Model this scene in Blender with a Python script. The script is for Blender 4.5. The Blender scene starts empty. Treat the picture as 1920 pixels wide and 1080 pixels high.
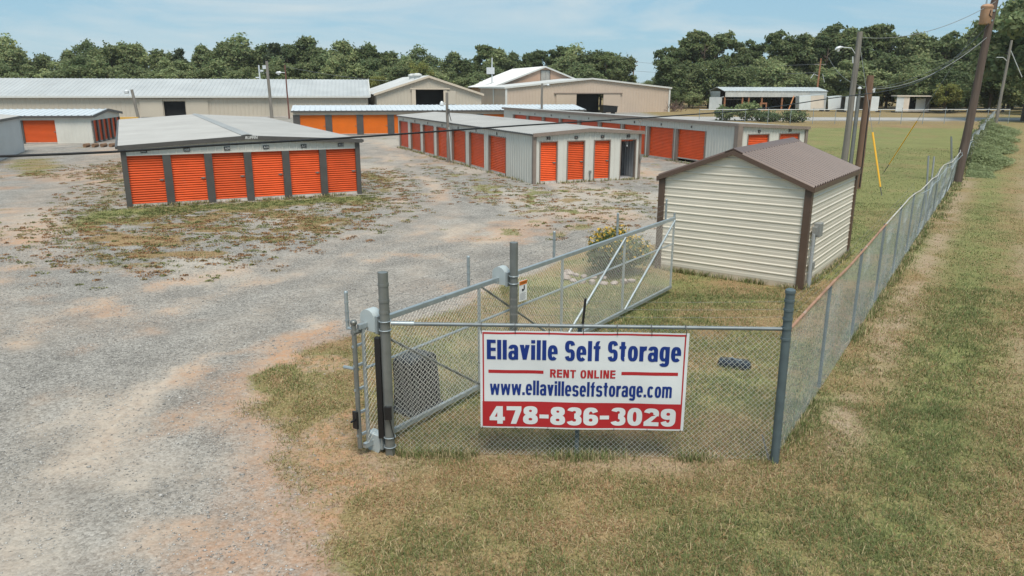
import bpy, math, random
import numpy as np
from mathutils import Vector, Matrix

random.seed(7)
RNG = np.random.default_rng(7)
SC = bpy.context.scene
COL = SC.collection
R = math.radians

# ------------------------------------------------------------------ camera, sky, sun, exposure
cam_d = bpy.data.cameras.new('camera')
cam_d.sensor_width = 36.0
cam_d.lens = 1416.7 / 1920 * 36
cam_d.clip_start = 0.1
cam_d.clip_end = 3000
cam = bpy.data.objects.new('camera', cam_d)
COL.objects.link(cam)
cam.matrix_world = Matrix.Translation((0, 0, 4.8)) @ Matrix.Rotation(R(90 - 15.017), 4, 'X') @ Matrix.Rotation(R(0.168), 4, 'Z')
SC.camera = cam

SUN_EL, SUN_AZ = 64.0, 170.0          # azimuth clockwise from +Y: sun stands high behind the camera
world = bpy.data.worlds.new('World')
SC.world = world
world.use_nodes = True
wn, wl = world.node_tree.nodes, world.node_tree.links
wn.clear()
w_out = wn.new('ShaderNodeOutputWorld')
w_bg = wn.new('ShaderNodeBackground')
w_sky = wn.new('ShaderNodeTexSky')
w_sky.sky_type = 'NISHITA'
w_sky.sun_disc = False
w_sky.sun_elevation = R(SUN_EL)
w_sky.sun_rotation = R(SUN_AZ)
w_sky.air_density = 1.0
w_sky.dust_density = 0.3
w_sky.ozone_density = 2.2
# thin high cloud: the clear sky softened by an even veil, and streaky cirrus over all of it
w_tc = wn.new('ShaderNodeTexCoord')
w_map = wn.new('ShaderNodeMapping')
w_map.inputs['Scale'].default_value = (1.0, 1.0, 5.5)
w_map.inputs['Rotation'].default_value = (R(4), R(9), 0)
w_n1 = wn.new('ShaderNodeTexNoise')
w_n1.inputs['Scale'].default_value = 2.6
w_n1.inputs['Detail'].default_value = 7
w_n1.inputs['Roughness'].default_value = 0.58
w_n1.inputs['Distortion'].default_value = 0.6
w_rmp = wn.new('ShaderNodeMapRange')
w_rmp.inputs['From Min'].default_value = 0.42
w_rmp.inputs['From Max'].default_value = 0.68
w_rmp.inputs['To Min'].default_value = 0.0
w_rmp.inputs['To Max'].default_value = 0.95
w_veil = wn.new('ShaderNodeMix')
w_veil.data_type = 'RGBA'
w_veil.inputs[0].default_value = 0.78
w_veil.inputs[7].default_value = (2.35, 4.15, 5.4, 1)
w_mix = wn.new('ShaderNodeMix')
w_mix.data_type = 'RGBA'
w_mix.inputs[7].default_value = (5.0, 5.7, 5.95, 1)
wl.new(w_tc.outputs['Generated'], w_map.inputs['Vector'])
wl.new(w_map.outputs['Vector'], w_n1.inputs['Vector'])
wl.new(w_n1.outputs['Fac'], w_rmp.inputs['Value'])
wl.new(w_sky.outputs['Color'], w_veil.inputs[6])
wl.new(w_veil.outputs[2], w_mix.inputs[6])
wl.new(w_rmp.outputs['Result'], w_mix.inputs[0])
wl.new(w_mix.outputs[2], w_bg.inputs['Color'])
w_bg.inputs['Strength'].default_value = 0.085
wl.new(w_bg.outputs['Background'], w_out.inputs['Surface'])

sun_d = bpy.data.lights.new('sun', 'SUN')
sun_d.energy = 2.7
sun_d.angle = R(24)
sun_d.color = (1.0, 0.935, 0.84)
sun = bpy.data.objects.new('sun', sun_d)
COL.objects.link(sun)
_az = R(SUN_AZ)
_sd = Vector((math.sin(_az) * math.cos(R(SUN_EL)), math.cos(_az) * math.cos(R(SUN_EL)), math.sin(R(SUN_EL))))
sun.rotation_euler = _sd.to_track_quat('Z', 'Y').to_euler()

SC.view_settings.view_transform = 'Standard'
SC.view_settings.look = 'None'
SC.view_settings.gamma = 1.0
SC.view_settings.use_curve_mapping = False
SC.view_settings.exposure = 0.60
SC.cycles.max_bounces = 5
SC.cycles.diffuse_bounces = 3
SC.cycles.glossy_bounces = 2
SC.cycles.transmission_bounces = 2
SC.cycles.transparent_max_bounces = 6
SC.cycles.use_denoising = True

# ------------------------------------------------------------------ helpers
def lin(r, g, b):
    f = lambda c: (c / 255 / 12.92) if c / 255 <= 0.04045 else ((c / 255 + 0.055) / 1.055) ** 2.4
    return (f(r), f(g), f(b))

MATS = {}
def pm(name, col, rough=0.6, metal=0.0, var=0.10, vscale=2.5, bump=0.0, bscale=40.0, stretch=(1, 1, 1), spots=None, spec=0.4, objvar=0.0):
    """procedural paint / metal / wood: base colour broken up by two noises, optional stains and bump"""
    if name in MATS:
        return MATS[name]
    m = bpy.data.materials.new(name)
    m.use_nodes = True
    n, l = m.node_tree.nodes, m.node_tree.links
    b = n['Principled BSDF']
    b.inputs['Roughness'].default_value = rough
    b.inputs['Metallic'].default_value = metal
    b.inputs['Specular IOR Level'].default_value = spec
    geo = n.new('ShaderNodeNewGeometry')
    mp = n.new('ShaderNodeMapping')
    mp.inputs['Scale'].default_value = stretch
    l.new(geo.outputs['Position'], mp.inputs['Vector'])
    n1 = n.new('ShaderNodeTexNoise')
    n1.inputs['Scale'].default_value = vscale
    n1.inputs['Detail'].default_value = 6
    n1.inputs['Roughness'].default_value = 0.6
    l.new(mp.outputs['Vector'], n1.inputs['Vector'])
    mr = n.new('ShaderNodeMapRange')
    mr.inputs['From Min'].default_value = 0.3
    mr.inputs['From Max'].default_value = 0.7
    mr.inputs['To Min'].default_value = 1 - var
    mr.inputs['To Max'].default_value = 1 + var
    l.new(n1.outputs['Fac'], mr.inputs['Value'])
    mul = n.new('ShaderNodeVectorMath')
    mul.operation = 'SCALE'
    mul.inputs[0].default_value = col
    l.new(mr.outputs['Result'], mul.inputs['Scale'])
    out = mul.outputs['Vector']
    if objvar:
        oi = n.new('ShaderNodeObjectInfo')
        ro = n.new('ShaderNodeMapRange')
        ro.inputs['To Min'].default_value = 1 - objvar
        ro.inputs['To Max'].default_value = 1 + objvar
        l.new(oi.outputs['Random'], ro.inputs['Value'])
        mo = n.new('ShaderNodeVectorMath')
        mo.operation = 'SCALE'
        l.new(out, mo.inputs[0])
        l.new(ro.outputs['Result'], mo.inputs['Scale'])
        out = mo.outputs['Vector']
    if spots:
        scol, thr, sscale, sstr = spots
        mp2 = n.new('ShaderNodeMapping')
        mp2.inputs['Scale'].default_value = sstr
        l.new(geo.outputs['Position'], mp2.inputs['Vector'])
        n2 = n.new('ShaderNodeTexNoise')
        n2.inputs['Scale'].default_value = sscale
        n2.inputs['Detail'].default_value = 8
        n2.inputs['Roughness'].default_value = 0.7
        l.new(mp2.outputs['Vector'], n2.inputs['Vector'])
        r2 = n.new('ShaderNodeMapRange')
        r2.inputs['From Min'].default_value = thr
        r2.inputs['From Max'].default_value = thr + 0.14
        r2.inputs['To Max'].default_value = 0.75
        l.new(n2.outputs['Fac'], r2.inputs['Value'])
        mx = n.new('ShaderNodeMix')
        mx.data_type = 'RGBA'
        mx.inputs[7].default_value = (*scol, 1)
        l.new(r2.outputs['Result'], mx.inputs[0])
        l.new(out, mx.inputs[6])
        out = mx.outputs[2]
    l.new(out, b.inputs['Base Color'])
    if bump:
        n3 = n.new('ShaderNodeTexNoise')
        n3.inputs['Scale'].default_value = bscale
        n3.inputs['Detail'].default_value = 4
        l.new(mp.outputs['Vector'], n3.inputs['Vector'])
        bp = n.new('ShaderNodeBump')
        bp.inputs['Strength'].default_value = bump
        bp.inputs['Distance'].default_value = 0.02
        l.new(n3.outputs['Fac'], bp.inputs['Height'])
        l.new(bp.outputs['Normal'], b.inputs['Normal'])
    MATS[name] = m
    return m

class MB:
    """collects faces; build() links them as ONE mesh object"""
    def __init__(self):
        self.v, self.f = [], []
    def poly(self, *pts):
        i = len(self.v)
        self.v += [tuple(p) for p in pts]
        self.f.append(tuple(range(i, i + len(pts))))
        return self
    def box(self, x0, x1, y0, y1, z0, z1):
        i = len(self.v)
        self.v += [(x0, y0, z0), (x1, y0, z0), (x1, y1, z0), (x0, y1, z0), (x0, y0, z1), (x1, y0, z1), (x1, y1, z1), (x0, y1, z1)]
        self.f += [(i, i+3, i+2, i+1), (i+4, i+5, i+6, i+7), (i, i+1, i+5, i+4), (i+1, i+2, i+6, i+5), (i+2, i+3, i+7, i+6), (i+3, i, i+4, i+7)]
        return self
    def bar(self, p, q, w, h, up=(0, 0, 1)):
        p, q, up = Vector(p), Vector(q), Vector(up)
        d = (q - p).normalized()
        s = d.cross(up)
        s = s.normalized() if s.length > 1e-6 else Vector((1, 0, 0))
        u = s.cross(d).normalized()
        i = len(self.v)
        for c in (p, q):
            for a, b in ((-1, -1), (1, -1), (1, 1), (-1, 1)):
                self.v.append(tuple(c + s * (a * w / 2) + u * (b * h / 2)))
        self.f += [(i, i+1, i+2, i+3), (i+7, i+6, i+5, i+4)] + [(i+k, i+4+k, i+4+(k+1) % 4, i+(k+1) % 4) for k in range(4)]
        return self
    def tube(self, pts, r, n=8, cap=True):
        pts = [Vector(p) for p in pts]
        rs = r if isinstance(r, (list, tuple)) else [r] * len(pts)
        base = len(self.v)
        ref = None
        for k, p in enumerate(pts):
            d = (pts[min(k + 1, len(pts) - 1)] - pts[max(k - 1, 0)])
            d = d.normalized() if d.length > 1e-9 else Vector((0, 0, 1))
            if ref is None:
                ref = Vector((0, 0, 1)) if abs(d.z) < 0.9 else Vector((1, 0, 0))
            s = d.cross(ref)
            if s.length < 1e-6:
                s = d.cross(Vector((0, 1, 0)))
            s.normalize()
            u = s.cross(d).normalized()
            for j in range(n):
                a = 2 * math.pi * j / n
                self.v.append(tuple(p + (s * math.cos(a) + u * math.sin(a)) * rs[k]))
        for k in range(len(pts) - 1):
            for j in range(n):
                a, b = base + k * n + j, base + k * n + (j + 1) % n
                self.f.append((a, b, b + n, a + n))
        if cap:
            self.f.append(tuple(base + j for j in range(n))[::-1])
            self.f.append(tuple(base + (len(pts) - 1) * n + j for j in range(n)))
        return self
    def lathe(self, prof, c=(0, 0, 0), n=16):
        base = len(self.v)
        for r_, z in prof:
            for j in range(n):
                a = 2 * math.pi * j / n
                self.v.append((c[0] + r_ * math.cos(a), c[1] + r_ * math.sin(a), c[2] + z))
        for k in range(len(prof) - 1):
            for j in range(n):
                a, b = base + k * n + j, base + k * n + (j + 1) % n
                self.f.append((a, b, b + n, a + n))
        self.f.append(tuple(base + j for j in range(n))[::-1])
        self.f.append(tuple(base + (len(prof) - 1) * n + j for j in range(n)))
        return self
    def prism(self, poly, p0, ax, ay, ext):
        """2-D outline (a,b) -> p0 + a*ax + b*ay, extruded by ext"""
        p0, ax, ay, ext = Vector(p0), Vector(ax), Vector(ay), Vector(ext)
        i, n = len(self.v), len(poly)
        for o in (Vector((0, 0, 0)), ext):
            self.v += [tuple(p0 + ax * a + ay * b + o) for a, b in poly]
        self.f += [tuple(range(i, i + n))[::-1], tuple(range(i + n, i + 2 * n))]
        self.f += [(i + k, i + (k + 1) % n, i + n + (k + 1) % n, i + n + k) for k in range(n)]
        return self
    def mesh(self, name, mat, smooth=False, ang=40):
        me = bpy.data.meshes.new(name)
        me.from_pydata(self.v, [], self.f)
        if mat:
            me.materials.append(mat)
        if smooth:
            me.polygons.foreach_set('use_smooth', [True] * len(me.polygons))
            me.set_sharp_from_angle(angle=R(ang))
        me.update()
        return me
    def build(self, name, mat, parent=None, smooth=False, ang=40, bevel=0):
        o = bpy.data.objects.new(name, self.mesh(name, mat, smooth, ang))
        COL.objects.link(o)
        if parent:
            o.parent = parent
        if bevel:
            md = o.modifiers.new('bevel', 'BEVEL')
            md.width = bevel
            md.segments = 2
            md.limit_method = 'ANGLE'
        return o

def tag(o, label=None, cat=None, group=None, kind=None):
    if label: o['label'] = label
    if cat: o['category'] = cat
    if group: o['group'] = group
    if kind: o['kind'] = kind
    return o

def thing(name, label, cat, loc=(0, 0, 0), yaw=0.0, group=None):
    o = bpy.data.objects.new(name, None)
    o.empty_display_size = 0.3
    COL.objects.link(o)
    o.location = loc
    o.rotation_euler = (0, 0, R(yaw))
    return tag(o, label, cat, group)

def put(mesh, name, parent, loc=(0, 0, 0), rot=(0, 0, 0), scale=(1, 1, 1)):
    o = bpy.data.objects.new(name, mesh)
    COL.objects.link(o)
    o.parent = parent
    o.location, o.rotation_euler, o.scale = loc, rot, scale
    return o

def np_mesh(name, verts, faces, mat, cols=None):
    """verts (N,3), faces (M,k) arrays -> mesh, optional per-vertex colour (N,3)"""
    me = bpy.data.meshes.new(name)
    k = faces.shape[1]
    me.vertices.add(len(verts))
    me.vertices.foreach_set('co', np.ascontiguousarray(verts, dtype=np.float32).ravel())
    me.loops.add(faces.size)
    me.loops.foreach_set('vertex_index', np.ascontiguousarray(faces, dtype=np.int32).ravel())
    me.polygons.add(len(faces))
    me.polygons.foreach_set('loop_start', np.arange(0, faces.size, k, dtype=np.int32))
    me.update(calc_edges=True)
    if cols is not None:
        a = me.color_attributes.new('tint', 'FLOAT_COLOR', 'POINT')
        c4 = np.ones((len(verts), 4), dtype=np.float32)
        c4[:, :3] = cols
        a.data.foreach_set('color', c4.ravel())
    if mat:
        me.materials.append(mat)
    return me

def _hash(ix, iy, seed):
    h = (ix.astype(np.int64) * 374761393 + iy.astype(np.int64) * 668265263 + seed * 982451653) & 0x7fffffff
    h = ((h ^ (h >> 13)) * 1274126177) & 0x7fffffff
    return ((h ^ (h >> 16)) & 0xffff) / 65535.0
def vnoise(x, y, s, seed=0):
    x, y = np.asarray(x, float) / s, np.asarray(y, float) / s
    ix, iy = np.floor(x), np.floor(y)
    fx, fy = x - ix, y - iy
    fx, fy = fx * fx * (3 - 2 * fx), fy * fy * (3 - 2 * fy)
    a, b = _hash(ix, iy, seed), _hash(ix + 1, iy, seed)
    c, d = _hash(ix, iy + 1, seed), _hash(ix + 1, iy + 1, seed)
    return (a * (1 - fx) + b * fx) * (1 - fy) + (c * (1 - fx) + d * fx) * fy
def fbm(x, y, s, seed=0, o=4):
    t, amp, tot = 0, 1.0, 0
    for k in range(o):
        t = t + amp * vnoise(x, y, s / 2 ** k, seed + 17 * k)
        tot += amp
        amp *= 0.5
    return t / tot
def sstep(x, a, b):
    t = np.clip((x - a) / (b - a), 0, 1)
    return t * t * (3 - 2 * t)
def sdpoly(x, y, poly):
    """signed distance to a polygon, positive inside"""
    x, y = np.asarray(x, float), np.asarray(y, float)
    d = np.full(x.shape, 1e9)
    ins = np.zeros(x.shape, bool)
    n = len(poly)
    for i in range(n):
        (x0, y0), (x1, y1) = poly[i], poly[(i + 1) % n]
        dx, dy = x1 - x0, y1 - y0
        t = np.clip(((x - x0) * dx + (y - y0) * dy) / (dx * dx + dy * dy + 1e-12), 0, 1)
        d = np.minimum(d, np.hypot(x - x0 - t * dx, y - y0 - t * dy))
        c = ((y0 > y) != (y1 > y)) & (x < (x1 - x0) * (y - y0) / ((y1 - y0) if y1 != y0 else 1e-12) + x0)
        ins ^= c
    return np.where(ins, d, -d)
def segdist(x, y, p, q):
    dx, dy = q[0] - p[0], q[1] - p[1]
    L = math.hypot(dx, dy)
    t = ((x - p[0]) * dx + (y - p[1]) * dy) / L
    s = ((x - p[0]) * dy - (y - p[1]) * dx) / L      # positive on the right-hand side
    return t, s

# ------------------------------------------------------------------ ground
FENCE_A, FENCE_B = (3.46, 9.06), (65.5, 105.6)      # the long right-hand fence
GRASS = [(-1.5, 6.6), (-2.4, 7.8), (-3.0, 8.8), (-3.7, 10.3), (-4.2, 11.7), (-4.0, 12.4), (-3.2, 13.6), (-2.2, 14.9), (-0.7, 16.7),
         (0.6, 19.5), (1.7, 21.6), (2.6, 22.6), (5.0, 23.2), (7.6, 26.2), (13.5, 39.0), (18.0, 46.4), (12.0, 62.0), (24.0, 97.0), (400.0, 97.0), (400.0, -30.0), (0.5, -30.0)]
PATCH_A = [(-16.4, 26.6), (-14.0, 21.8), (-10.4, 19.4), (-7.8, 20.6), (-5.4, 24.8), (-4.6, 31.7), (-6.0, 40.0), (-7.6, 44.1), (-9.5, 42.0), (-6.9, 34.3), (-15.4, 30.1), (-24.2, 49.0), (-25.2, 46.0), (-18.4, 33.0)]
PATCH_L = [(-33.4, 50.0), (-26.8, 40.5), (-25.0, 40.5), (-26.8, 46.5), (-30.6, 51.5)]
MID = [(-6.5, 48.0), (-2.4, 31.8), (1.0, 25.0), (4.4, 23.8), (7.6, 31.6), (7.4, 41.0), (1.0, 37.8), (-8.8, 60.0)]
CLAY = [(-4.4, 14.0), (-3.4, 15.2), (-2.4, 13.0), (-1.8, 9.4), (-0.6, 8.6), (-1.4, 7.6), (-2.2, 7.4), (-3.3, 9.6), (-4.4, 11.6)]
STRIP_C = [(-17.0, 90.0), (-12.0, 91.0), (-11.0, 80.5), (-15.0, 80.5)]

TRACKS = [([(-5.0, 5.0), (-4.7, 7.8), (-4.6, 9.4), (-5.0, 12.2), (-4.6, 15.6), (-3.4, 20.1), (-1.0, 25.7), (2.6, 31.2), (4.4, 35.0)], .85, .80, .16),
          ([(-13.0, 10.0), (-10.4, 13.8), (-8.2, 16.8), (-6.2, 20.1), (-4.2, 24.7), (-3.2, 29.0), (-5.0, 38.0), (-8.0, 52.0), (-13.0, 68.0)], .80, .70, .30),
          ([(-9.0, 8.0), (-12.0, 15.0), (-15.6, 22.0), (-17.4, 26.4), (-21.0, 36.0), (-26.0, 47.0), (-30.0, 60.0)], .80, .60, .55)]
BLOBS = [(-4.8, 8.0, 1.3, .95, .0), (-3.9, 12.0, 1.1, .3, .75), (-8.8, 15.0, 1.7, .3, .55), (-15.5, 23.4, 1.6, .2, .8), (-5.0, 31.5, 2.0, .4, .5), (-6.8, 10.4, 1.4, .7, .1), (3.2, 28.5, 2.2, .3, .55), (-2.6, 17.8, 1.3, .5, .45), (-9.5, 26.0, 2.5, .6, .2)]
def zones(x, y):
    """grass cover, clay, greenness, dust, from the lie of the land"""
    wx = x + 1.5 * (fbm(x, y, 3.0, 3) - 0.5)
    wy = y + 1.5 * (fbm(x, y, 3.0, 4) - 0.5)
    sd = sdpoly(wx, wy, GRASS)
    n_s = fbm(x, y, 0.8, 11, 3)
    n_m = fbm(x, y, 3.0, 12)
    n_l = fbm(x, y, 9.0, 13)
    g = sstep(sd, -0.55, 0.55)
    # the left part of the verge by the gate is worn to clay
    worn = sstep(sdpoly(wx, wy, CLAY), -0.5, 0.4)
    g = g * (1 - 0.56 * worn * sstep(n_s, 0.34, 0.58))
    pa = sstep(sdpoly(wx, wy, PATCH_A), -1.0, 2.0)
    near_wall = sstep(sdpoly(x, y, [(-16.4, 29.4), (-6.0, 34.5), (-6.6, 32.6), (-15.8, 27.4)]), -0.8, 0.6)
    g = np.maximum(g, pa * np.clip(0.30 + 0.75 * sstep(n_s, 0.40, 0.62), 0, 1) * 0.8)
    g = np.maximum(g, near_wall * (0.45 + 0.5 * n_s))
    g = np.maximum(g, sstep(sdpoly(wx, wy, PATCH_L), -0.8, 1.2) * (0.35 + 0.6 * n_s))
    g = np.maximum(g, sstep(sdpoly(wx, wy, MID), -1.5, 2.5) * sstep(n_s, 0.46, 0.68) * 0.62)
    g = np.maximum(g, sstep(sdpoly(wx, wy, STRIP_C), -0.5, 1.0) * 0.75)
    # stray tufts on the gravel
    g = np.maximum(g, sstep(n_s + 0.3 * (n_m - 0.5), 0.70, 0.80) * 0.55 * sstep(y, 16, 26))
    # beyond the yard: grass on the right, patchy on the left
    far_r = sstep(y, 96, 100) * sstep(x, 18, 30)
    road = sstep(y - 0.02 * x, 108.5, 110.0) * (1 - sstep(y - 0.02 * x, 121, 122.5))
    g = np.maximum(g, far_r * (1 - road) * 0.95)
    g = np.maximum(g, sstep(y, 125, 140) * 0.9 * sstep(n_l, 0.3, 0.5))
    g = np.maximum(g, sstep(-x, 26, 34) * sstep(y, 62, 70) * 0.35 * sstep(n_m, 0.4, 0.6))
    # the fence line: mower never reaches, thatch and bare soil on its outer side
    t, s = segdist(x, y, FENCE_A, FENCE_B)
    bare = np.exp(-((s - 0.55) / 0.40) ** 2) * sstep(t, -0.5, 1.5) * (1 - sstep(t, 46, 54)) * sstep(n_s, 0.28, 0.6)
    bare2 = 0.62 * np.exp(-((s - 2.8 - .010 * t) / 0.34) ** 2) * sstep(t, 2, 8) * sstep(n_m, 0.36, 0.62)
    t2, s2 = segdist(x, y, (-1.6, 9.24), (3.46, 9.06))
    bare3 = 0.75 * np.exp(-((s2 - 0.10) / 0.32) ** 2) * (t2 > -0.5) * (t2 < 5.4) * sstep(n_s, 0.25, 0.55)
    bareall = np.clip(np.maximum(np.maximum(bare, bare2), bare3), 0, 1)
    clay = np.clip(np.maximum(worn * (0.50 + 0.50 * sstep(n_s, 0.30, 0.60)), 0.0), 0, 1)
    edge = np.exp(-((sd + 0.15) / 0.60) ** 2) * (y < 22)
    clay = np.maximum(clay, edge * (0.15 + 0.5 * sstep(n_m, 0.42, 0.64)))
    drift = sstep(fbm(x + 0.55 * y, (y - 0.35 * x) * 0.42, 2.4, 21), 0.50, 0.66)
    dust = np.clip(drift * (0.15 + 0.65 * sstep(n_l, 0.40, 0.60)), 0, 1)
    clay = np.maximum(clay, 0.60 * sstep(n_m * 0.6 + n_s * 0.4, 0.53, 0.68) * (y < 60))
    rag = 0.22 + 1.0 * sstep(n_s * 0.5 + n_m * 0.3 + drift * 0.2, 0.38, 0.62)
    for pl, wd, st, ck in TRACKS:
        dmin = np.full(np.shape(x), 1e9)
        for (xa, ya), (xb, yb) in zip(pl[:-1], pl[1:]):
            dx, dy = xb - xa, yb - ya
            tt = np.clip(((wx - xa) * dx + (wy - ya) * dy) / (dx * dx + dy * dy), 0, 1)
            dmin = np.minimum(dmin, np.hypot(wx - xa - tt * dx, wy - ya - tt * dy))
        # two wheel lines each side of the centre
        prof = np.exp(-((dmin - wd) / 0.50) ** 2) + 0.25 * np.exp(-(dmin / (wd * 1.6)) ** 2)
        dust = np.maximum(dust, np.clip(st * prof * rag, 0, 1))
        clay = np.maximum(clay, np.clip(ck * prof * rag, 0, 1))
    for bx, by, br, st, ck in BLOBS:
        q = np.exp(-(((wx - bx) / br) ** 2 + ((wy - by) / (br * .8)) ** 2) ** 1.2) * rag
        dust = np.maximum(dust, st * q)
        clay = np.maximum(clay, ck * q)
    # greenness: dry near the camera and the gate, green in the field
    green = 0.22 + 0.60 * sstep(n_m * 0.6 + n_s * 0.4, 0.38, 0.62)
    green = green + 0.42 * sstep(sdpoly(x, y, [(8, 19), (8, 26), (18, 47), (30, 92), (62, 92), (9.5, 18.5)]), -1.0, 3.0) - 0.20 * worn + 0.16 * sstep(x - 0.30 * y, 2.0, 7.0) * sstep(30 - y, 0, 10)
    green = np.where(far_r > 0.5, 0.55, green) - 0.22 * sstep(y, 84, 97) * sstep(x, 10, 30)
    green = green - 0.30 * sstep(12.0 - y, 0, 3) * sstep(3.2 - x, 0, 2.0) + 0.30 * np.exp(-((s - 1.7) / .6) ** 2) * (t > 0) * (t < 50)
    outs = 0.75 * sstep(s, 0.2, 0.6) * (t > -2.0)
    green = green * (1 - outs) + outs * (0.34 + 0.44 * np.exp(-((s - 1.6) / .65) ** 2) + 0.36 * np.exp(-((s - 4.4) / 1.0) ** 2) + 0.22 * sstep(s, 6, 8) + 0.5 * (n_s - .5))
    green = green + 0.25 * near_wall - 0.30 * pa * (1 - near_wall)
    return np.clip(g, 0, 1), clay, np.clip(green, 0, 1), dust, bareall

def height(x, y):
    h = 0.045 * (fbm(x, y, 2.6, 31, 3) - 0.5) + 0.012 * (vnoise(x, y, 0.35, 33) - 0.5)
    k = sstep(np.hypot(x, y), 60, 110)
    return h * (1 - k)

def axis(a, b, fine0, fine1, step, grow, mx):
    c = list(np.arange(fine0, fine1 + 1e-6, step))
    s, v = step, fine1
    while v < b:
        s = min(s * grow, mx)
        v += s
        c.append(min(v, b))
    s, v, pre = step, fine0, []
    while v > a:
        s = min(s * grow, mx)
        v -= s
        pre.append(max(v, a))
    return np.array(pre[::-1] + c)

gx = axis(-900, 900, -7.5, 12.5, 0.11, 1.035, 60)
gy = axis(-60, 1400, 6.0, 21.0, 0.11, 1.030, 60)
XX, YY = np.meshgrid(gx, gy)
zx, zy = XX.ravel(), YY.ravel()
Zg, Zc, Zn, Zd, Zb = zones(zx, zy)
gv = np.stack([zx, zy, height(zx, zy)], 1)
nx_, ny_ = len(gx), len(gy)
ii = (np.arange(ny_ - 1)[:, None] * nx_ + np.arange(nx_ - 1)[None, :]).ravel()
gf = np.stack([ii, ii + 1, ii + nx_ + 1, ii + nx_], 1)

gm = bpy.data.materials.new('ground_material')
gm.use_nodes = True
n, l = gm.node_tree.nodes, gm.node_tree.links
gb = n['Principled BSDF']
gb.inputs['Roughness'].default_value = 0.95
gb.inputs['Specular IOR Level'].default_value = 0.15
def nd(t, **kw):
    o = n.new(t)
    for k, v in kw.items():
        if k in o.inputs: o.inputs[k].default_value = v
        else: setattr(o, k, v)
    return o
geo = nd('ShaderNodeNewGeometry')
def noise(scale, detail=5, rough=0.6, vec=None):
    o = nd('ShaderNodeTexNoise')
    o.inputs['Scale'].default_value = scale
    o.inputs['Detail'].default_value = detail
    o.inputs['Roughness'].default_value = rough
    l.new(vec or geo.outputs['Position'], o.inputs['Vector'])
    return o.outputs['Fac']
def ramp(val, a, b, lo=0.0, hi=1.0):
    o = nd('ShaderNodeMapRange')
    o.inputs['From Min'].default_value, o.inputs['From Max'].default_value = a, b
    o.inputs['To Min'].default_value, o.inputs['To Max'].default_value = lo, hi
    l.new(val, o.inputs['Value'])
    return o.outputs['Result']
def mixc(fac, a, b):
    o = nd('ShaderNodeMix', data_type='RGBA')
    if isinstance(fac, float): o.inputs[0].default_value = fac
    else: l.new(fac, o.inputs[0])
    for i, c in ((6, a), (7, b)):
        if isinstance(c, tuple): o.inputs[i].default_value = (*c, 1)
        else: l.new(c, o.inputs[i])
    return o.outputs[2]
def math_(op, a, b):
    o = nd('ShaderNodeMath', operation=op)
    for i, c in enumerate((a, b)):
        if isinstance(c, (int, float)): o.inputs[i].default_value = c
        else: l.new(c, o.inputs[i])
    return o.outputs[0]
def attr(nm):
    o = nd('ShaderNodeAttribute', attribute_name=nm)
    return o.outputs['Fac']
def scalec(col, fac):
    o = nd('ShaderNodeVectorMath', operation='SCALE')
    l.new(col, o.inputs[0]) if not isinstance(col, tuple) else setattr(o.inputs[0], 'default_value', col)
    l.new(fac, o.inputs['Scale'])
    return o.outputs['Vector']
vor = nd('ShaderNodeTexVoronoi')
vor.inputs['Scale'].default_value = 26
l.new(geo.outputs['Position'], vor.inputs['Vector'])
sepv = nd('ShaderNodeSeparateColor')
l.new(vor.outputs['Color'], sepv.inputs['Color'])
vor2 = nd('ShaderNodeTexVoronoi')
vor2.inputs['Scale'].default_value = 62
l.new(geo.outputs['Position'], vor2.inputs['Vector'])
sepv2 = nd('ShaderNodeSeparateColor')
l.new(vor2.outputs['Color'], sepv2.inputs['Color'])
stone = mixc(ramp(sepv.outputs['Red'], 0, 1), (0.112, 0.104, 0.093), (0.410, 0.384, 0.345))
stone = mixc(0.45, stone, mixc(sepv2.outputs['Red'], (0.105, 0.098, 0.088), (0.415, 0.388, 0.348)))
stone = scalec(stone, ramp(noise(0.9, 6, 0.65), 0.3, 0.7, 0.74, 1.20))
dustf = math_('MULTIPLY', attr('dust'), ramp(noise(7, 6, 0.7), 0.32, 0.62, 0.25, 1.0))
base = mixc(dustf, stone, mixc(noise(3.5), (0.43, 0.370, 0.300), (0.51, 0.455, 0.385)))
clayf = math_('MULTIPLY', attr('clay'), ramp(noise(5, 6, 0.7), 0.30, 0.58, 0.2, 1.0))
base = mixc(clayf, base, mixc(noise(2.2), (0.40, 0.190, 0.095), (0.48, 0.320, 0.205)))
strand_map = nd('ShaderNodeMapping')
strand_map.inputs['Scale'].default_value = (1.0, 0.55, 1.0)
l.new(geo.outputs['Position'], strand_map.inputs['Vector'])
gn = noise(38, 5, 0.75, strand_map.outputs['Vector'])
dry = mixc(ramp(gn, 0.32, 0.68), (0.130, 0.082, 0.040), (0.39, 0.270, 0.145))
grn = mixc(ramp(gn, 0.32, 0.68), (0.090, 0.096, 0.032), (0.285, 0.285, 0.115))
greenf = ramp(math_('ADD', attr('green'), math_('MULTIPLY', math_('SUBTRACT', noise(1.7, 6, 0.65), 0.5), 0.9)), 0.15, 0.85)
turf = mixc(greenf, dry, grn)
turf = scalec(turf, ramp(noise(0.35, 5), 0.3, 0.7, 0.88, 1.12))
thatch = mixc(ramp(gn, 0.3, 0.7), (0.24, 0.165, 0.11), (0.46, 0.36, 0.26))
turf = mixc(math_('MULTIPLY', attr('bare'), ramp(noise(4, 5, 0.7), 0.3, 0.6, 0.3, 1.0)), turf, thatch)
gfac = ramp(math_('ADD', attr('grass'), math_('MULTIPLY', math_('SUBTRACT', noise(9, 6, 0.75), 0.5), 0.95)), 0.33, 0.62)
colr = mixc(gfac, base, turf)
l.new(colr, gb.inputs['Base Color'])
hgt = math_('ADD', math_('MULTIPLY', vor.outputs['Distance'], -0.55), math_('MULTIPLY', gn, 0.5))
gbp = nd('ShaderNodeBump')
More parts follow.
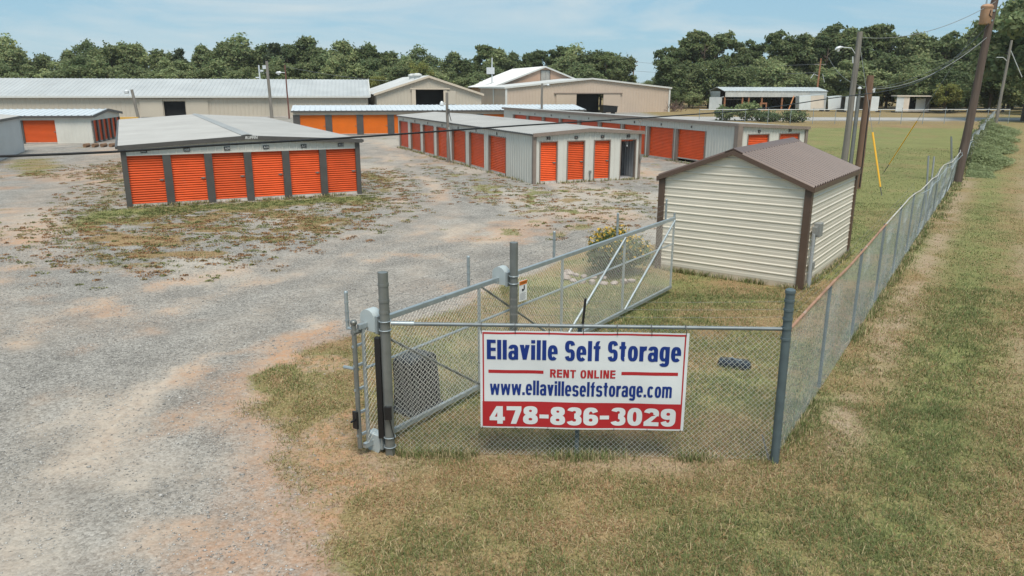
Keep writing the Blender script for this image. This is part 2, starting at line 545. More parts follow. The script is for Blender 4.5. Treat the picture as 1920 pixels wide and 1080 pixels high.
gbp.inputs['Strength'].default_value = 0.55
gbp.inputs['Distance'].default_value = 0.03
l.new(hgt, gbp.inputs['Height'])
l.new(gbp.outputs['Normal'], gb.inputs['Normal'])

gme = np_mesh('ground', gv, gf, gm)
for nm, arr in (('grass', Zg), ('clay', Zc), ('green', Zn), ('dust', Zd), ('bare', Zb)):
    a = gme.attributes.new(nm, 'FLOAT', 'POINT')
    a.data.foreach_set('value', arr.astype(np.float32))
gme.polygons.foreach_set('use_smooth', [True] * len(gme.polygons))
ground = bpy.data.objects.new('ground', gme)
COL.objects.link(ground)
tag(ground, kind='structure')

# far gravel road beyond the back fence
asph = pm('pale_road', (0.36, 0.345, 0.325), 0.95, var=0.12, vscale=0.6, bump=0.2, bscale=20)
rd = MB()
rp = [(14, 111.6, 18), (30, 112.0, 12), (60, 113.5, 9.5), (100, 115.0, 9.0), (170, 118.0, 9.0)]
for (x0, y0, w0), (x1, y1, w1) in zip(rp[:-1], rp[1:]):
    rd.poly((x0, y0, 0.03), (x1, y1, 0.03), (x1, y1 + w1, 0.03), (x0, y0 + w0, 0.03))
tag(rd.build('road', asph), kind='structure')

# ------------------------------------------------------------------ storage buildings
M_WALL = pm('offwhite_sheet', (0.60, 0.585, 0.53), 0.45, var=0.06, vscale=0.8, spots=((0.36, 0.31, 0.25), 0.66, 3.0, (1, 1, 0.25)))
M_WALLT = pm('tan_sheet', (0.55, 0.49, 0.40), 0.5, var=0.06, vscale=0.5, spots=((0.36, 0.30, 0.23), 0.66, 1.2, (1, 1, 0.2)))
M_ROOFG = pm('galvanised_roof', (0.33, 0.33, 0.32), 0.55, 0.1, var=0.09, vscale=0.5, spots=((0.30, 0.28, 0.26), 0.64, 1.5, (1, 1, 1)))
M_ROOFB = pm('bright_roof', (0.60, 0.635, 0.655), 0.45, 0.15, var=0.06, vscale=0.4)
M_TRIMG = pm('charcoal_trim', (0.085, 0.080, 0.075), 0.5, var=0.14, vscale=3)
M_TRIMB = pm('taupe_trim', (0.235, 0.185, 0.155), 0.5, var=0.10, vscale=3)
M_DOOR = pm('orange_door', (0.78, 0.110, 0.024), 0.42, var=0.10, vscale=1.4, spots=((0.58, 0.17, 0.08), 0.60, 2.6, (1, 1, 0.30)), objvar=.12)
M_DOORP = pm('faded_door', (0.74, 0.125, 0.055), 0.5, var=0.07, vscale=1.4)
M_DOORY = pm('yellow_orange_door', (0.80, 0.180, 0.008), 0.42, var=0.06, vscale=1.0, objvar=.08)
M_CONC = pm('concrete', (0.48, 0.44, 0.40), 0.9, var=0.18, vscale=5, bump=0.3, bscale=60)
M_STEEL = pm('latch_steel', (0.30, 0.29, 0.27), 0.4, 0.6, var=0.1)
M_DARK = pm('dark_plate', (0.035, 0.035, 0.037), 0.5, var=0.1)
M_PALE = pm('plate_print', (0.62, 0.62, 0.60), 0.6, var=0.05)
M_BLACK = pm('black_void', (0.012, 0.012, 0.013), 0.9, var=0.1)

def wall_sheet(mb, p, d, nrm, length, ztop, z0=0.0, openings=(), pitch=0.30, depth=0.03, rib=0.045):
    """ribbed sheet wall: p start (x,y), d direction, nrm outward, ztop(u); openings (u0,u1,z0,z1)"""
    br = {0.0: 0.0, length: 0.0}
    k = pitch / 2
    while k < length - rib:
        for du, dd in ((-rib, 0), (-rib * 0.45, depth), (rib * 0.45, depth), (rib, 0)):
            u = k + du
            if 0 < u < length: br[round(u, 4)] = dd
        k += pitch
    us = sorted(br)
    val = lambda u: float(np.interp(u, us, [br[q] for q in us]))
    for o in openings:
        for u in o[:2]:
            u = round(u, 4)
            if 0 < u < length and u not in br: br[u] = val(u)
    peak = getattr(ztop, 'peak', None)
    if peak: br.setdefault(round(peak, 4), val(peak))
    us = sorted(br)
    P = lambda u, z: (p[0] + d[0] * u + nrm[0] * br[u], p[1] + d[1] * u + nrm[1] * br[u], z)
    for a, b in zip(us[:-1], us[1:]):
        m = (a + b) / 2
        segs = [(z0, None)]
        for o in openings:
            if o[0] - 1e-4 <= m <= o[1] + 1e-4:
                ns = []
                for s0, s1 in segs:
                    if o[2] > s0 + 1e-4: ns.append((s0, o[2]))
                    if s1 is None or o[3] < s1: ns.append((o[3], s1))
                segs = ns
        for s0, s1 in segs:
            za, zb = (ztop(a), ztop(b)) if s1 is None else (s1, s1)
            if za > s0: mb.poly(P(a, s0), P(b, s0), P(b, zb), P(a, za))
    return mb

def flat_top(h):
    return lambda u: h
def gable_top(h, pk, length):
    f = lambda u: h + pk * (1 - abs(u - length / 2) / (length / 2))
    f.peak = length / 2
    return f
def slope_top(a, b, length):
    return lambda u: a + (b - a) * u / length

def roof_sheet(mb, e0, e1, up, pitch=0.30, depth=0.025, rib=0.04, thick=0.05):
    """ribbed roof plane: eave from e0 to e1, 'up' the vector from eave to ridge; ribs run up the slope"""
    e0, e1, up = Vector(e0), Vector(e1), Vector(up)
    d = e1 - e0
    Lg = d.length
    d.normalize()
    nrm = d.cross(up).normalized()
    if nrm.z < 0: nrm = -nrm
    pts = [(0.0, 0.0)]
    k = pitch / 2
    while k < Lg - rib:
        pts += [(k - rib, 0), (k - rib * .45, depth), (k + rib * .45, depth), (k + rib, 0)]
        k += pitch
    pts.append((Lg, 0.0))
    i = len(mb.v)
    for u, h in pts:
        q = e0 + d * u + nrm * (h + thick)
        mb.v += [tuple(q), tuple(q + up)]
    for k in range(len(pts) - 1):
        a = i + 2 * k
        mb.f.append((a, a + 2, a + 3, a + 1))
    # underside and edges give the sheet its thickness
    q = [e0, e1, e1 + up, e0 + up]
    t = [c + nrm * thick for c in q]
    mb.poly(q[0], q[3], q[2], q[1])
    for k in range(4):
        mb.poly(q[k], q[(k + 1) % 4], t[(k + 1) % 4], t[k])
    return mb

_door_cache = {}
def door_mesh(w, h, mat):
    """corrugated roll-up curtain: rounded slats with a lip that shades the joint below"""
    key = (round(w, 2), round(h, 2), mat.name)
    if key in _door_cache: return _door_cache[key]
    mb = MB()
    nsl = max(8, int(round(h / 0.094)))
    p = h / nsl
    prof = []
    for k in range(nsl):
        z = k * p
        prof += [(z, 0.030), (z + p * 0.05, -0.022), (z + p * 0.26, -0.032), (z + p * 0.56, -0.026), (z + p * 0.78, 0.0), (z + p * 0.84, 0.030)]
    prof.append((h, 0.0))
    i = 0
    for z, y in prof:
        mb.v += [(0, y, z), (w, y, z)]
    mb.f = [(2 * k, 2 * k + 1, 2 * k + 3, 2 * k + 2) for k in range(len(prof) - 1)]
    _door_cache[key] = mb.mesh('door', mat)
    return _door_cache[key]
_bb_cache, _latch_mesh = {}, None

def door(parent, x, y, w, h, mat, z=0.10, rot=0.0, latch=True, label=None, latch_h=0.47):
    """a door is a part; its latch and bottom bar are sub-parts. Local: x along the opening, -y outward"""
    global _latch_mesh
    d = put(door_mesh(w, h, mat), 'door', parent, (x, y, z), (0, 0, rot))
    if label: d['label'] = label
    k = (round(w, 2), mat.name)
    if k not in _bb_cache:
        _bb_cache[k] = MB().box(0, w, -0.045, 0.01, -0.07, 0.0).mesh('bottom_bar', M_CONC)
    put(_bb_cache[k], 'bottom_bar', d)
    if latch:
        if _latch_mesh is None:
            m = MB().box(-0.13, 0.01, -0.050, -0.020, -0.022, 0.022).box(-0.07, -0.02, -0.070, -0.049, -0.035, 0.035).box(-0.01, 0.04, -0.058, -0.03, -0.012, 0.012)
            _latch_mesh = m.mesh('latch', M_STEEL)
        put(_latch_mesh, 'latch', d, (w - 0.06, 0, h * latch_h))
    return d

def text_mesh(s, mat, offset=0.0, shear=0.0, extrude=0.0):
    cu = bpy.data.curves.new('text', 'FONT')
    cu.body = s
    cu.size = 1.0
    cu.offset = offset
    cu.shear = shear
    cu.extrude = extrude
    cu.resolution_u = 4
    ob = bpy.data.objects.new('text', cu)
    COL.objects.link(ob)
    dg = bpy.context.evaluated_depsgraph_get()
    me = bpy.data.meshes.new_from_object(ob.evaluated_get(dg))
    bpy.data.objects.remove(ob)
    me.materials.clear()
    me.materials.append(mat)
    co = np.zeros(len(me.vertices) * 3)
    me.vertices.foreach_get('co', co)
    co = co.reshape(-1, 3)
    return me, co.min(0), co.max(0)

def fit_text(s, mat, name, parent, x0, x1, zb, zcap, y, offset=0.0, ref='E', shear=0.0):
    """text standing in the local xz plane, squeezed to x0..x1, capitals from zb to zcap"""
    me, lo, hi = text_mesh(s, mat, offset, shear)
    me2, lo2, hi2 = text_mesh(ref, mat, offset)
    sx = (x1 - x0) / (hi[0] - lo[0])
    sz = (zcap - zb) / (hi2[1] - lo2[1])
    co = np.zeros(len(me.vertices) * 3)
    me.vertices.foreach_get('co', co)
    co = co.reshape(-1, 3)
    out = np.stack([x0 + (co[:, 0] - lo[0]) * sx, np.full(len(co), y), zb + (co[:, 1] - lo2[1]) * sz], 1)
    me.vertices.foreach_set('co', out.astype(np.float32).ravel())
    me.update()
    bpy.data.meshes.remove(me2)
    return put(me, name, parent)

def plate(parent, x, y, z, rot=0.0, text=None, w=0.26, h=0.17):
    p = put(MB().box(-w / 2, w / 2, -0.012, 0.0, -h / 2, h / 2).mesh('number_plate', M_DARK), 'number_plate', parent, (x, y, z), (0, 0, rot))
    if text:
        fit_text(text, M_PALE, 'number', p, -w * 0.40, w * 0.40, -h * 0.30, h * 0.30, -0.016, 0.01)
    else:
        put(MB().box(-w * 0.22, w * 0.22, -0.017, -0.0125, -h * 0.22, h * 0.22).mesh('number', M_TRIMB), 'number', p)
    return p

# --- A: six narrow orange doors on the gable end
A = thing('storage_building', 'storage building with six orange roll-up doors and charcoal pilasters on its gable end', 'building', (-15.41, 30.17, 0), 26.6, 'self storage buildings in the yard')
W_, L_, HE, PK, HD = 9.5, 25.4, 2.40, 0.27, 2.10
hdr = wall_sheet(MB(), (0.02, 0), (1, 0), (0, -1), W_ - 0.04, gable_top(HE, PK, W_ - 0.04), z0=HD)
hdr.box(0.02, W_ - 0.02, -0.035, 0.02, HD - 0.05, HD)
hdr.build('header_wall', M_WALL, A)
sw = MB()
wall_sheet(sw, (0, L_), (0, -1), (-1, 0), L_ - 0.02, flat_top(HE))
wall_sheet(sw, (W_, 0.02), (0, 1), (1, 0), L_ - 0.02, flat_top(HE))
wall_sheet(sw, (W_, L_), (-1, 0), (0, 1), W_, gable_top(HE, PK, W_))
sw.build('wall', M_WALL, A)
rf = MB()
OV = 0.12
roof_sheet(rf, (-OV, -OV, HE), (-OV, L_ + OV, HE), (W_ / 2 + OV, 0, PK + 0.02), 0.30)
roof_sheet(rf, (W_ + OV, L_ + OV, HE), (W_ + OV, -OV, HE), (-W_ / 2 - OV, 0, PK + 0.02), 0.30)
rfo = rf.build('roof', M_ROOFG, A)
cap = MB().prism([(-0.22, -0.012), (0, 0.012), (0.22, -0.012), (0.22, 0.01), (0, 0.04), (-0.22, 0.01)], (W_ / 2, -OV - 0.01, HE + PK + 0.09), (1, 0, 0), (0, 0, 1), (0, L_ + 2 * OV + 0.02, 0))
cap.build('ridge_cap', M_ROOFG, rfo)
fas = MB()
for x0, x1, z0, z1 in ((-OV - .02, W_ / 2, HE, HE + PK), (W_ / 2, W_ + OV + .02, HE + PK, HE)):
    fas.prism([(x0, z0 - 0.10), (x1, z1 - 0.10), (x1, z1 + 0.07), (x0, z0 + 0.07)], (0, -OV - 0.075, 0), (1, 0, 0), (0, 0, 1), (0, 0.07, 0))
fas.build('rake_trim', M_TRIMG, A)
for x_ in (-OV - .10, W_ + OV + .02): MB().box(x_, x_ + .08, -OV, L_ + OV, HE - 0.07, HE + 0.04).build('gutter', M_TRIMG, A)
pil = [(-0.06, 0.14), (1.43, 1.73), (3.00, 3.30), (4.56, 4.86), (6.13, 6.43), (7.72, 8.02), (9.34, 9.54)]
for k, (a, b) in enumerate(pil):
    top = HE - 0.06 if k in (0, 6) else HD - 0.051
    MB().box(a, b, -0.055, 0.10, 0.0, top).build('pilaster', M_TRIMG, A)
for k in range(6):
    a, b = pil[k][1], pil[k + 1][0]
    door(A, a, 0.09, b - a, HD - 0.12, M_DOOR, z=0.12)
    MB().box(a, b, -0.02, 0.16, -0.05, 0.05).build('sill', M_CONC, A)
    plate(A, (a + b) / 2 + 0.0, -0.034, HD + 0.13, text='A%02d' % (7 + k), w=0.24, h=0.15)
fit_text('RUFFIN', M_PALE, 'maker_name', A, W_ / 2 - 0.10, W_ / 2 + 0.42, HE + PK - 0.075, HE + PK + 0.045, -OV - 0.079, 0.02, shear=0.25)

def end_trim(parent, x, y, h, mat, s=0.14):
    MB().box(x - s / 2, x + s / 2, y - s / 2, y + s / 2, 0, h).build('corner_trim', mat, parent)

# --- B: long building with taupe trim, doors down its left side, four on the end (one open)
B = thing('storage_building', 'long off-white storage building with taupe trim and one open unit on its end wall', 'building', (1.08, 38.05, 0), 23.46, 'self storage buildings in the yard')
W_, L_, HE, PK = 6.15, 25.6, 2.42, 0.20
fd = [(0.34, 1.25), (1.88, 2.81), (3.43, 4.32), (5.00, 5.88)]
HD = 2.06
fw = MB()
wall_sheet(fw, (0, 0), (1, 0), (0, -1), W_, gable_top(HE, PK, W_), openings=[(a, b, 0.0, HD) for a, b in fd], pitch=0.30)
fw.build('end_wall', M_WALL, B)
sd_ = [(3.56 + 3.185 * k, 6.10 + 3.185 * k) for k in range(7)]
sw = MB()
wall_sheet(sw, (0, 0), (0, 1), (-1, 0), L_, flat_top(HE), openings=[(a, b, 0.0, HD) for a, b in sd_], pitch=0.30)
wall_sheet(sw, (W_, 0.0), (0, 1), (1, 0), L_, flat_top(HE))
wall_sheet(sw, (W_, L_), (-1, 0), (0, 1), W_, gable_top(HE, PK, W_))
sw.build('wall', M_WALL, B)
rf = MB()
OV = 0.10
roof_sheet(rf, (-OV, -OV, HE), (-OV, L_ + OV, HE), (W_ / 2 + OV, 0, PK + 0.02))
roof_sheet(rf, (W_ + OV, L_ + OV, HE), (W_ + OV, -OV, HE), (-W_ / 2 - OV, 0, PK + 0.02))
rf.build('roof', M_ROOFG, B)
fas = MB()
for x0, x1, z0, z1 in ((-OV - .02, W_ / 2, HE, HE + PK), (W_ / 2, W_ + OV + .10, HE + PK, HE)):
    fas.prism([(x0, z0 - 0.08), (x1, z1 - 0.08), (x1, z1 + 0.09), (x0, z0 + 0.09)], (0, -OV - 0.075, 0), (1, 0, 0), (0, 0, 1), (0, 0.07, 0))
fas.build('rake_trim', M_TRIMB, B)
MB().box(-OV - 0.03, -OV - 0.005, -OV, L_ + OV, HE - 0.03, HE + 0.04).build('eave_trim', M_TRIMG, B)
MB().box(W_ + OV + 0.02, W_ + OV + 0.12, -OV, L_ + OV, HE - 0.09, HE + 0.05).build('gutter', M_TRIMG, B)
end_trim(B, -0.0, -0.0, HE - 0.02, M_TRIMB, 0.16)
end_trim(B, W_, 0.0, HE - 0.02, M_TRIMB, 0.13)
for k, (a, b) in enumerate(fd):
    fr = MB().box(a - 0.05, a, -0.045, 0.12, 0, HD + 0.05).box(b, b + 0.05, -0.045, 0.12, 0, HD + 0.05).box(a, b, -0.045, 0.12, HD, HD + 0.05)
    fr.build('door_frame', M_TRIMB, B)
    if k < 3:
        door(B, a, 0.08, b - a, HD - 0.12, M_DOOR, z=0.12)
    MB().box(a, b, -0.03, 0.2, -0.05, 0.05).build('sill', M_CONC, B)
    plate(B, (a + b) / 2 - 0.02, -0.034, HD + 0.20, w=0.20, h=0.14)
# the open unit: lined with ribbed sheet, curtain rolled up under the lintel
un = MB()
wall_sheet(un, (fd[3][0] - 0.2, 2.4), (1, 0), (0, -1), 1.27, flat_top(HE - 0.05), pitch=0.25)
wall_sheet(un, (fd[3][1] + 0.18, 0.14), (0, 1), (-1, 0), 2.2, flat_top(HE - 0.05), pitch=0.25)
wall_sheet(un, (fd[3][0] - 0.22, 2.4), (0, -1), (1, 0), 2.2, flat_top(HE - 0.05), pitch=0.25)
un.poly((fd[3][0] - .22, .13, .055), (fd[3][1] + .18, .13, .055), (fd[3][1] + .18, 2.4, .055), (fd[3][0] - .22, 2.4, .055))
un.poly((fd[3][0] - .22, .13, HE - .06), (fd[3][1] + .18, .13, HE - .06), (fd[3][1] + .18, 2.4, HE - .06), (fd[3][0] - .22, 2.4, HE - .06))
un.build('unit_lining', pm('unit_lining_sheet', (0.40, 0.40, 0.41), 0.5, var=0.08), B)
MB().tube([(fd[3][0], 0.32, HD + 0.05), (fd[3][1], 0.32, HD + 0.05)], 0.14, 12).build('rolled_curtain', M_DOOR, B, True)
rp_ = MB()
rp_.tube([(fd[3][0] + .36, .16, HD), (fd[3][0] + .44, .12, HD - .30)], .008, 5).tube([(fd[3][0] + .52, .16, HD), (fd[3][0] + .46, .12, HD - .30)], .008, 5).lathe([(0.02, 0), (.045, .03), (.02, .07)], (fd[3][0] + .45, .12, HD - .36), 8)
rp_.build('pull_rope', M_PALE, B)
for k, (a, b) in enumerate(sd_):
    # left side wall: opening runs along +y; door faces -x
    MB().box(-0.035, 0.16, b - 0.06, b, 0.0, HD).build('jamb', M_TRIMB, B)
    MB().box(-0.02, 0.16, a, a + 0.05, 0.0, HD).build('jamb', M_TRIMB, B)
    MB().box(-0.02, 0.14, a + 0.05, b - 0.06, HD, HD + 0.05).build('lintel', M_TRIMB, B)
    door(B, 0.12, b - 0.06, (b - a) - 0.11, HD - 0.12, M_DOORP if k == 6 else M_DOOR, z=0.12, rot=-math.pi / 2, latch=k < 5)
    MB().box(-0.03, 0.2, a, b, -0.05, 0.05).build('sill', M_CONC, B)
    plate(B, -0.034, (a + b) / 2, HD + 0.16, rot=-math.pi / 2, w=0.12, h=0.14)
hy = MB().tube([(3.16, -0.09, 0), (3.16, -0.09, 0.42)], 0.025, 8).box(3.11, 3.21, -0.14, -0.04, 0.42, 0.56)
hy.build('outlet_riser', M_STEEL, B)
MB().tube([(6.16, -.10, 0.9), (6.16, -.10, 1.05)], 0.04, 8).box(6.11, 6.21, -.16, -.09, 1.05, 1.30).build('switch_box', M_STEEL, B)
MB().tube([(W_ + 0.05, 0.12, HE), (W_ + 0.05, 0.12, HE + 0.55)], 0.012, 6).box(W_ + 0.02, W_ + 0.08, 0.09, 0.15, HE + 0.52, HE + 0.58).build('vent_pipe', M_TRIMB, B)

# --- E: long low building behind, single pitch
Eb = thing('storage_building', 'off-white single-pitch storage building behind the small shed, red-orange doors along its side', 'building', (13.1, 44.6, 0), 23.5, 'self storage buildings in the yard')
W_, L_, HL, HR, HD = 5.1, 35.0, 2.62, 2.36, 2.10
ed = [(0.72, 2.22), (3.07, 4.55)]
fw = MB()
wall_sheet(fw, (0, 0), (1, 0), (0, -1), W_, slope_top(HL, HR, W_), openings=[(a, b, 0, HD - .06) for a, b in ed], pitch=0.25)
fw.build('end_wall', M_WALL, Eb)
es = [(3.05 + 3.32 * k, 5.87 + 3.32 * k) for k in range(9)]
sw = MB()
wall_sheet(sw, (0, 0), (0, 1), (-1, 0), L_, flat_top(HL), openings=[(a, b, 0, HD) for a, b in es], pitch=0.27)
wall_sheet(sw, (W_, 0), (0, 1), (1, 0), L_, flat_top(HR))
wall_sheet(sw, (W_, L_), (-1, 0), (0, 1), W_, slope_top(HR, HL, W_))
sw.build('wall', M_WALL, Eb)
rf = MB()
roof_sheet(rf, (W_ + .12, L_ + .1, HR - 0.005), (W_ + .12, -.1, HR - 0.005), (-W_ - .24, 0, HL - HR + .012), 0.40)
rf.build('roof', M_ROOFG, Eb)
fas = MB().prism([(-.14, HL - .07), (W_ + .16, HR - .09), (W_ + .16, HR + .09), (-.14, HL + .10)], (0, -.175, 0), (1, 0, 0), (0, 0, 1), (0, .07, 0))
fas.box(-.19, -.125, -.17, L_ + .1, HL - .08, HL + .10)
fas.build('roof_trim', M_TRIMB, Eb)
end_trim(Eb, 0.0, 0.0, HL - .02, M_TRIMB, 0.34)
end_trim(Eb, W_, 0.0, HR - .02, M_TRIMB, 0.18)
for k, (a, b) in enumerate(ed):
    MB().box(a - .05, a, -.045, .12, 0, HD - .01).box(b, b + .05, -.045, .12, 0, HD - .01).box(a, b, -.045, .12, HD - .06, HD - .01).build('door_frame', M_TRIMB, Eb)
    door(Eb, a, .08, b - a, HD - .18, M_DOOR, z=.12)
    plate(Eb, (a + b) / 2, -.034, HD + .14, w=.20, h=.14)
for k, (a, b) in enumerate(es):
    MB().box(-.04, .16, b, b + .26, 0, HD).build('pilaster', M_TRIMB, Eb)
    MB().box(-.04, .16, a - .10, a, 0, HD).build('jamb', M_TRIMB, Eb)
    door(Eb, .11, b, b - a, HD - .14 if k else HD - .30, M_DOORP if k > 3 else M_DOOR, z=.14 if k else .30, rot=-math.pi / 2, latch=k < 4)
    MB().box(-.03, .2, a, b, -.05, .06).build('sill', M_CONC, Eb)
    plate(Eb, -.034, (a + b) / 2, HD + .20, rot=-math.pi / 2, w=.12, h=.14)

# --- C: wide yellow-orange doors under a bright roof, standing behind A and B
Cb = thing('storage_building', 'storage building with wide yellow-orange doors and bright ribbed roof behind the other rows', 'building', (-21.3, 75.3, 0), 13, 'self storage buildings in the yard')
W_, L_, HE, PK, HD = 29.6, 8.0, 2.30, 0.42, 1.93
wl_ = MB()
wall_sheet(wl_, (0, 0), (1, 0), (0, -1), W_, flat_top(HE), z0=HD, pitch=0.30, depth=.015)
wall_sheet(wl_, (W_, 0), (0, 1), (1, 0), L_, gable_top(HE, PK, L_))
wall_sheet(wl_, (0, L_), (0, -1), (-1, 0), L_, gable_top(HE, PK, L_))
wall_sheet(wl_, (W_, L_), (-1, 0), (0, 1), W_, flat_top(HE))
wl_.build('wall', M_WALLT, Cb)
rf = MB()
roof_sheet(rf, (-.2, -.2, HE), (W_ + .2, -.2, HE), (0, L_ / 2 + .2, PK), 0.5, 0.05, 0.06)
roof_sheet(rf, (W_ + .2, L_ + .2, HE), (-.2, L_ + .2, HE), (0, -L_ / 2 - .2, PK), 0.5, 0.05, 0.06)
rf.build('roof', M_ROOFB, Cb)
MB().box(-.22, W_ + .22, -.28, -.21, HE - .10, HE + .05).build('gutter', M_TRIMG, Cb)
for k in range(14):
    a = 0.64 + 3.03 * k - 0.35
    if a + .6 > W_: break
    MB().box(a - .35, a + .30, -.05, .12, 0, HD).build('pilaster', M_TRIMG, Cb)
    if a + 2.7 < W_:
        door(Cb, a + .30, .08, 2.38, HD - .10, M_DOORY, z=.10, latch_h=0.42)

# --- D: small building on the far left, one wide door and a row of narrow ones
Db = thing('storage_building', 'small pale-roofed storage building at far left with one wide orange door on its long side', 'building', (-35.2 - 12 * math.cos(R(12.5)), 64.7 - 12 * math.sin(R(12.5)), 0), 12.5, 'self storage buildings in the yard')
W_, L_, HE, PK = 12.0, 8.3, 2.22, 0.40
wl_ = MB()
wall_sheet(wl_, (0, 0), (1, 0), (0, -1), W_, flat_top(HE), openings=[(6.75, 9.15, 0, 1.9)], pitch=.3, depth=.015)
wall_sheet(wl_, (W_, 0), (0, 1), (1, 0), L_, gable_top(HE, PK, L_), z0=1.85)
wall_sheet(wl_, (0, L_), (0, -1), (-1, 0), L_, gable_top(HE, PK, L_))
wall_sheet(wl_, (W_, L_), (-1, 0), (0, 1), W_, flat_top(HE))
wl_.build('wall', M_WALL, Db)
MB().box(6.55, 6.75, -.03, .14, 0, 1.9).build('jamb', M_TRIMG, Db)
MB().box(6.0, 6.55, -.04, -.02, 0, 1.9).build('side_panel', M_TRIMG, Db)
door(Db, 6.75, .08, 2.4, 1.8, pm('deep_orange_door', (0.66, 0.105, 0.018), .42, var=.06), z=.1)
rf = MB()
roof_sheet(rf, (-.2, -.2, HE), (W_ + .2, -.2, HE), (0, L_ / 2 + .2, PK), 0.5, 0.05, 0.06)
roof_sheet(rf, (W_ + .2, L_ + .2, HE), (-.2, L_ + .2, HE), (0, -L_ / 2 - .2, PK), 0.5, 0.05, 0.06)
rf.build('roof', M_ROOFB, Db)
tr = MB().box(-.2, W_ + .2, -.28, -.21, HE - .12, HE + .04)
for y0, y1, z0, z1 in ((-.26, L_ / 2, HE, HE + PK), (L_ / 2, L_ + .26, HE + PK, HE)):
    tr.prism([(y0, z0 - .12), (y1, z1 - .12), (y1, z1 + .09), (y0, z0 + .09)], (W_ + .21, 0, 0), (0, 1, 0), (0, 0, 1), (.07, 0, 0))
tr.build('roof_trim', M_TRIMG, Db)
for k in range(7):
    y = k * L_ / 6
    MB().box(W_ - .16, W_ + .05, max(0, y - .19), min(L_, y + .19), 0, 1.85).build('pilaster', M_TRIMG, Db)
    if k < 5:
        door(Db, W_ - .09, y + .19, L_ / 6 - .38, 1.75, M_DOOR, z=.1, rot=math.pi / 2)
    elif k == 5:
        door(Db, W_ - .09, y + .19, L_ / 6 - .38, .75, M_DOOR, z=1.1, rot=math.pi / 2, latch=False, label='orange door rolled half open')

# --- F: plain-sided building cut by the left edge
Fb = thing('storage_building', 'plain pale grey-white storage building cut off by the left edge of the picture', 'building', (-35.9 + .37 * 16 - 7 * .929, 56.23 - .929 * 16 - 7 * .37, 0), 21.7, 'self storage buildings in the yard')
W_, L_, HE, PK = 7.0, 16.0, 2.50, 0.35
wl_ = MB()
M_WALLG = pm('greywhite_sheet', (0.56, 0.565, 0.56), .45, var=.05, vscale=.8, spots=((.36, .34, .30), .66, 2.0, (1, 1, .2)))
wall_sheet(wl_, (W_, 0), (0, 1), (1, 0), L_, flat_top(HE), pitch=.3, depth=.02)
wall_sheet(wl_, (W_, L_), (-1, 0), (0, 1), W_, gable_top(HE, PK, W_))
wall_sheet(wl_, (0, 0), (1, 0), (0, -1), W_, gable_top(HE, PK, W_))
wall_sheet(wl_, (0, L_), (0, -1), (-1, 0), L_, flat_top(HE))
wl_.build('wall', M_WALLG, Fb)
rf = MB()
roof_sheet(rf, (-.1, -.1, HE), (-.1, L_ + .1, HE), (W_ / 2 + .1, 0, PK))
roof_sheet(rf, (W_ + .1, L_ + .1, HE), (W_ + .1, -.1, HE), (-W_ / 2 - .1, 0, PK))
rf.build('roof', M_ROOFG, Fb)
MB().box(W_ + .11, W_ + .18, -.1, L_ + .12, HE - .10, HE + .06).build('gutter', M_TRIMG, Fb)
MB().box(W_ - .02, W_ + .045, L_ - .06, L_ + .04, 0, HE - .1).build('corner_trim', M_WALLG, Fb)

# ------------------------------------------------------------------ cream shed
M_CREAM = pm('cream_siding', (0.68, 0.62, 0.52), 0.45, var=0.05, vscale=0.9, spots=((0.42, 0.35, 0.25), 0.68, 2.4, (1, 1, 0.3)))
M_BROWN = pm('brown_trim', (0.105, 0.068, 0.050), 0.45, var=0.10, vscale=2)
M_BROOF = pm('brown_roof', (0.118, 0.078, 0.064), 0.42, 0.0, var=0.10, vscale=0.8)
S = thing('garden_shed', 'cream metal shed with horizontal siding and brown ribbed roof beside the fence', 'shed', (3.92, 20.01, 0), -35.28)
W_, L_, HE, PK = 3.83, 5.0, 2.48, 0.74
ytop = lambda x: HE + PK * (1 - abs(x - W_ / 2) / (W_ / 2))
def xrange(z):
    if z <= HE: return 0.0, W_
    k = (z - HE) / PK * W_ / 2
    return min(k, W_ / 2), max(W_ - k, W_ / 2)
fwall = MB().prism([(0.03, 0.1), (W_ - 0.03, 0.1), (W_ - 0.03, HE), (W_ / 2, HE + PK - .02), (0.03, HE)], (0, 0.03, 0), (1, 0, 0), (0, 0, 1), (0, 0.05, 0)).build('front_wall', M_CREAM, S)
rwall = MB().box(W_ - 0.08, W_ - 0.03, 0.09, L_ - .09, 0.1, HE).build('side_wall', M_CREAM, S)
lwall = MB().box(0.03, 0.08, 0.09, L_ - .09, 0.1, HE).build('side_wall', M_CREAM, S)
bwall = MB().prism([(0.03, 0.1), (W_ - 0.03, 0.1), (W_ - 0.03, HE), (W_ / 2, HE + PK - .02), (0.03, HE)], (0, L_ - .08, 0), (1, 0, 0), (0, 0, 1), (0, 0.05, 0)).build('back_wall', M_CREAM, S)
PIT = 0.212
nst = int((HE + PK - 0.12) / PIT) + 1
def sprof(z0):
    return [(z0, 0.0), (z0 + PIT * .36, -0.004), (z0 + PIT * .40, 0.0), (z0 + PIT * .70, 0.0), (z0 + PIT * .78, -0.012), (z0 + PIT * .84, -0.016), (z0 + PIT * .91, -0.013), (z0 + PIT, 0.0)]
side_strip = MB()
pr = sprof(0)
for z, y in pr: side_strip.v += [(0, y, z), (L_ - .12, y, z)]
side_strip.f = [(2 * k, 2 * k + 1, 2 * k + 3, 2 * k + 2) for k in range(len(pr) - 1)]
side_strip = side_strip.mesh('siding_strip', M_CREAM)
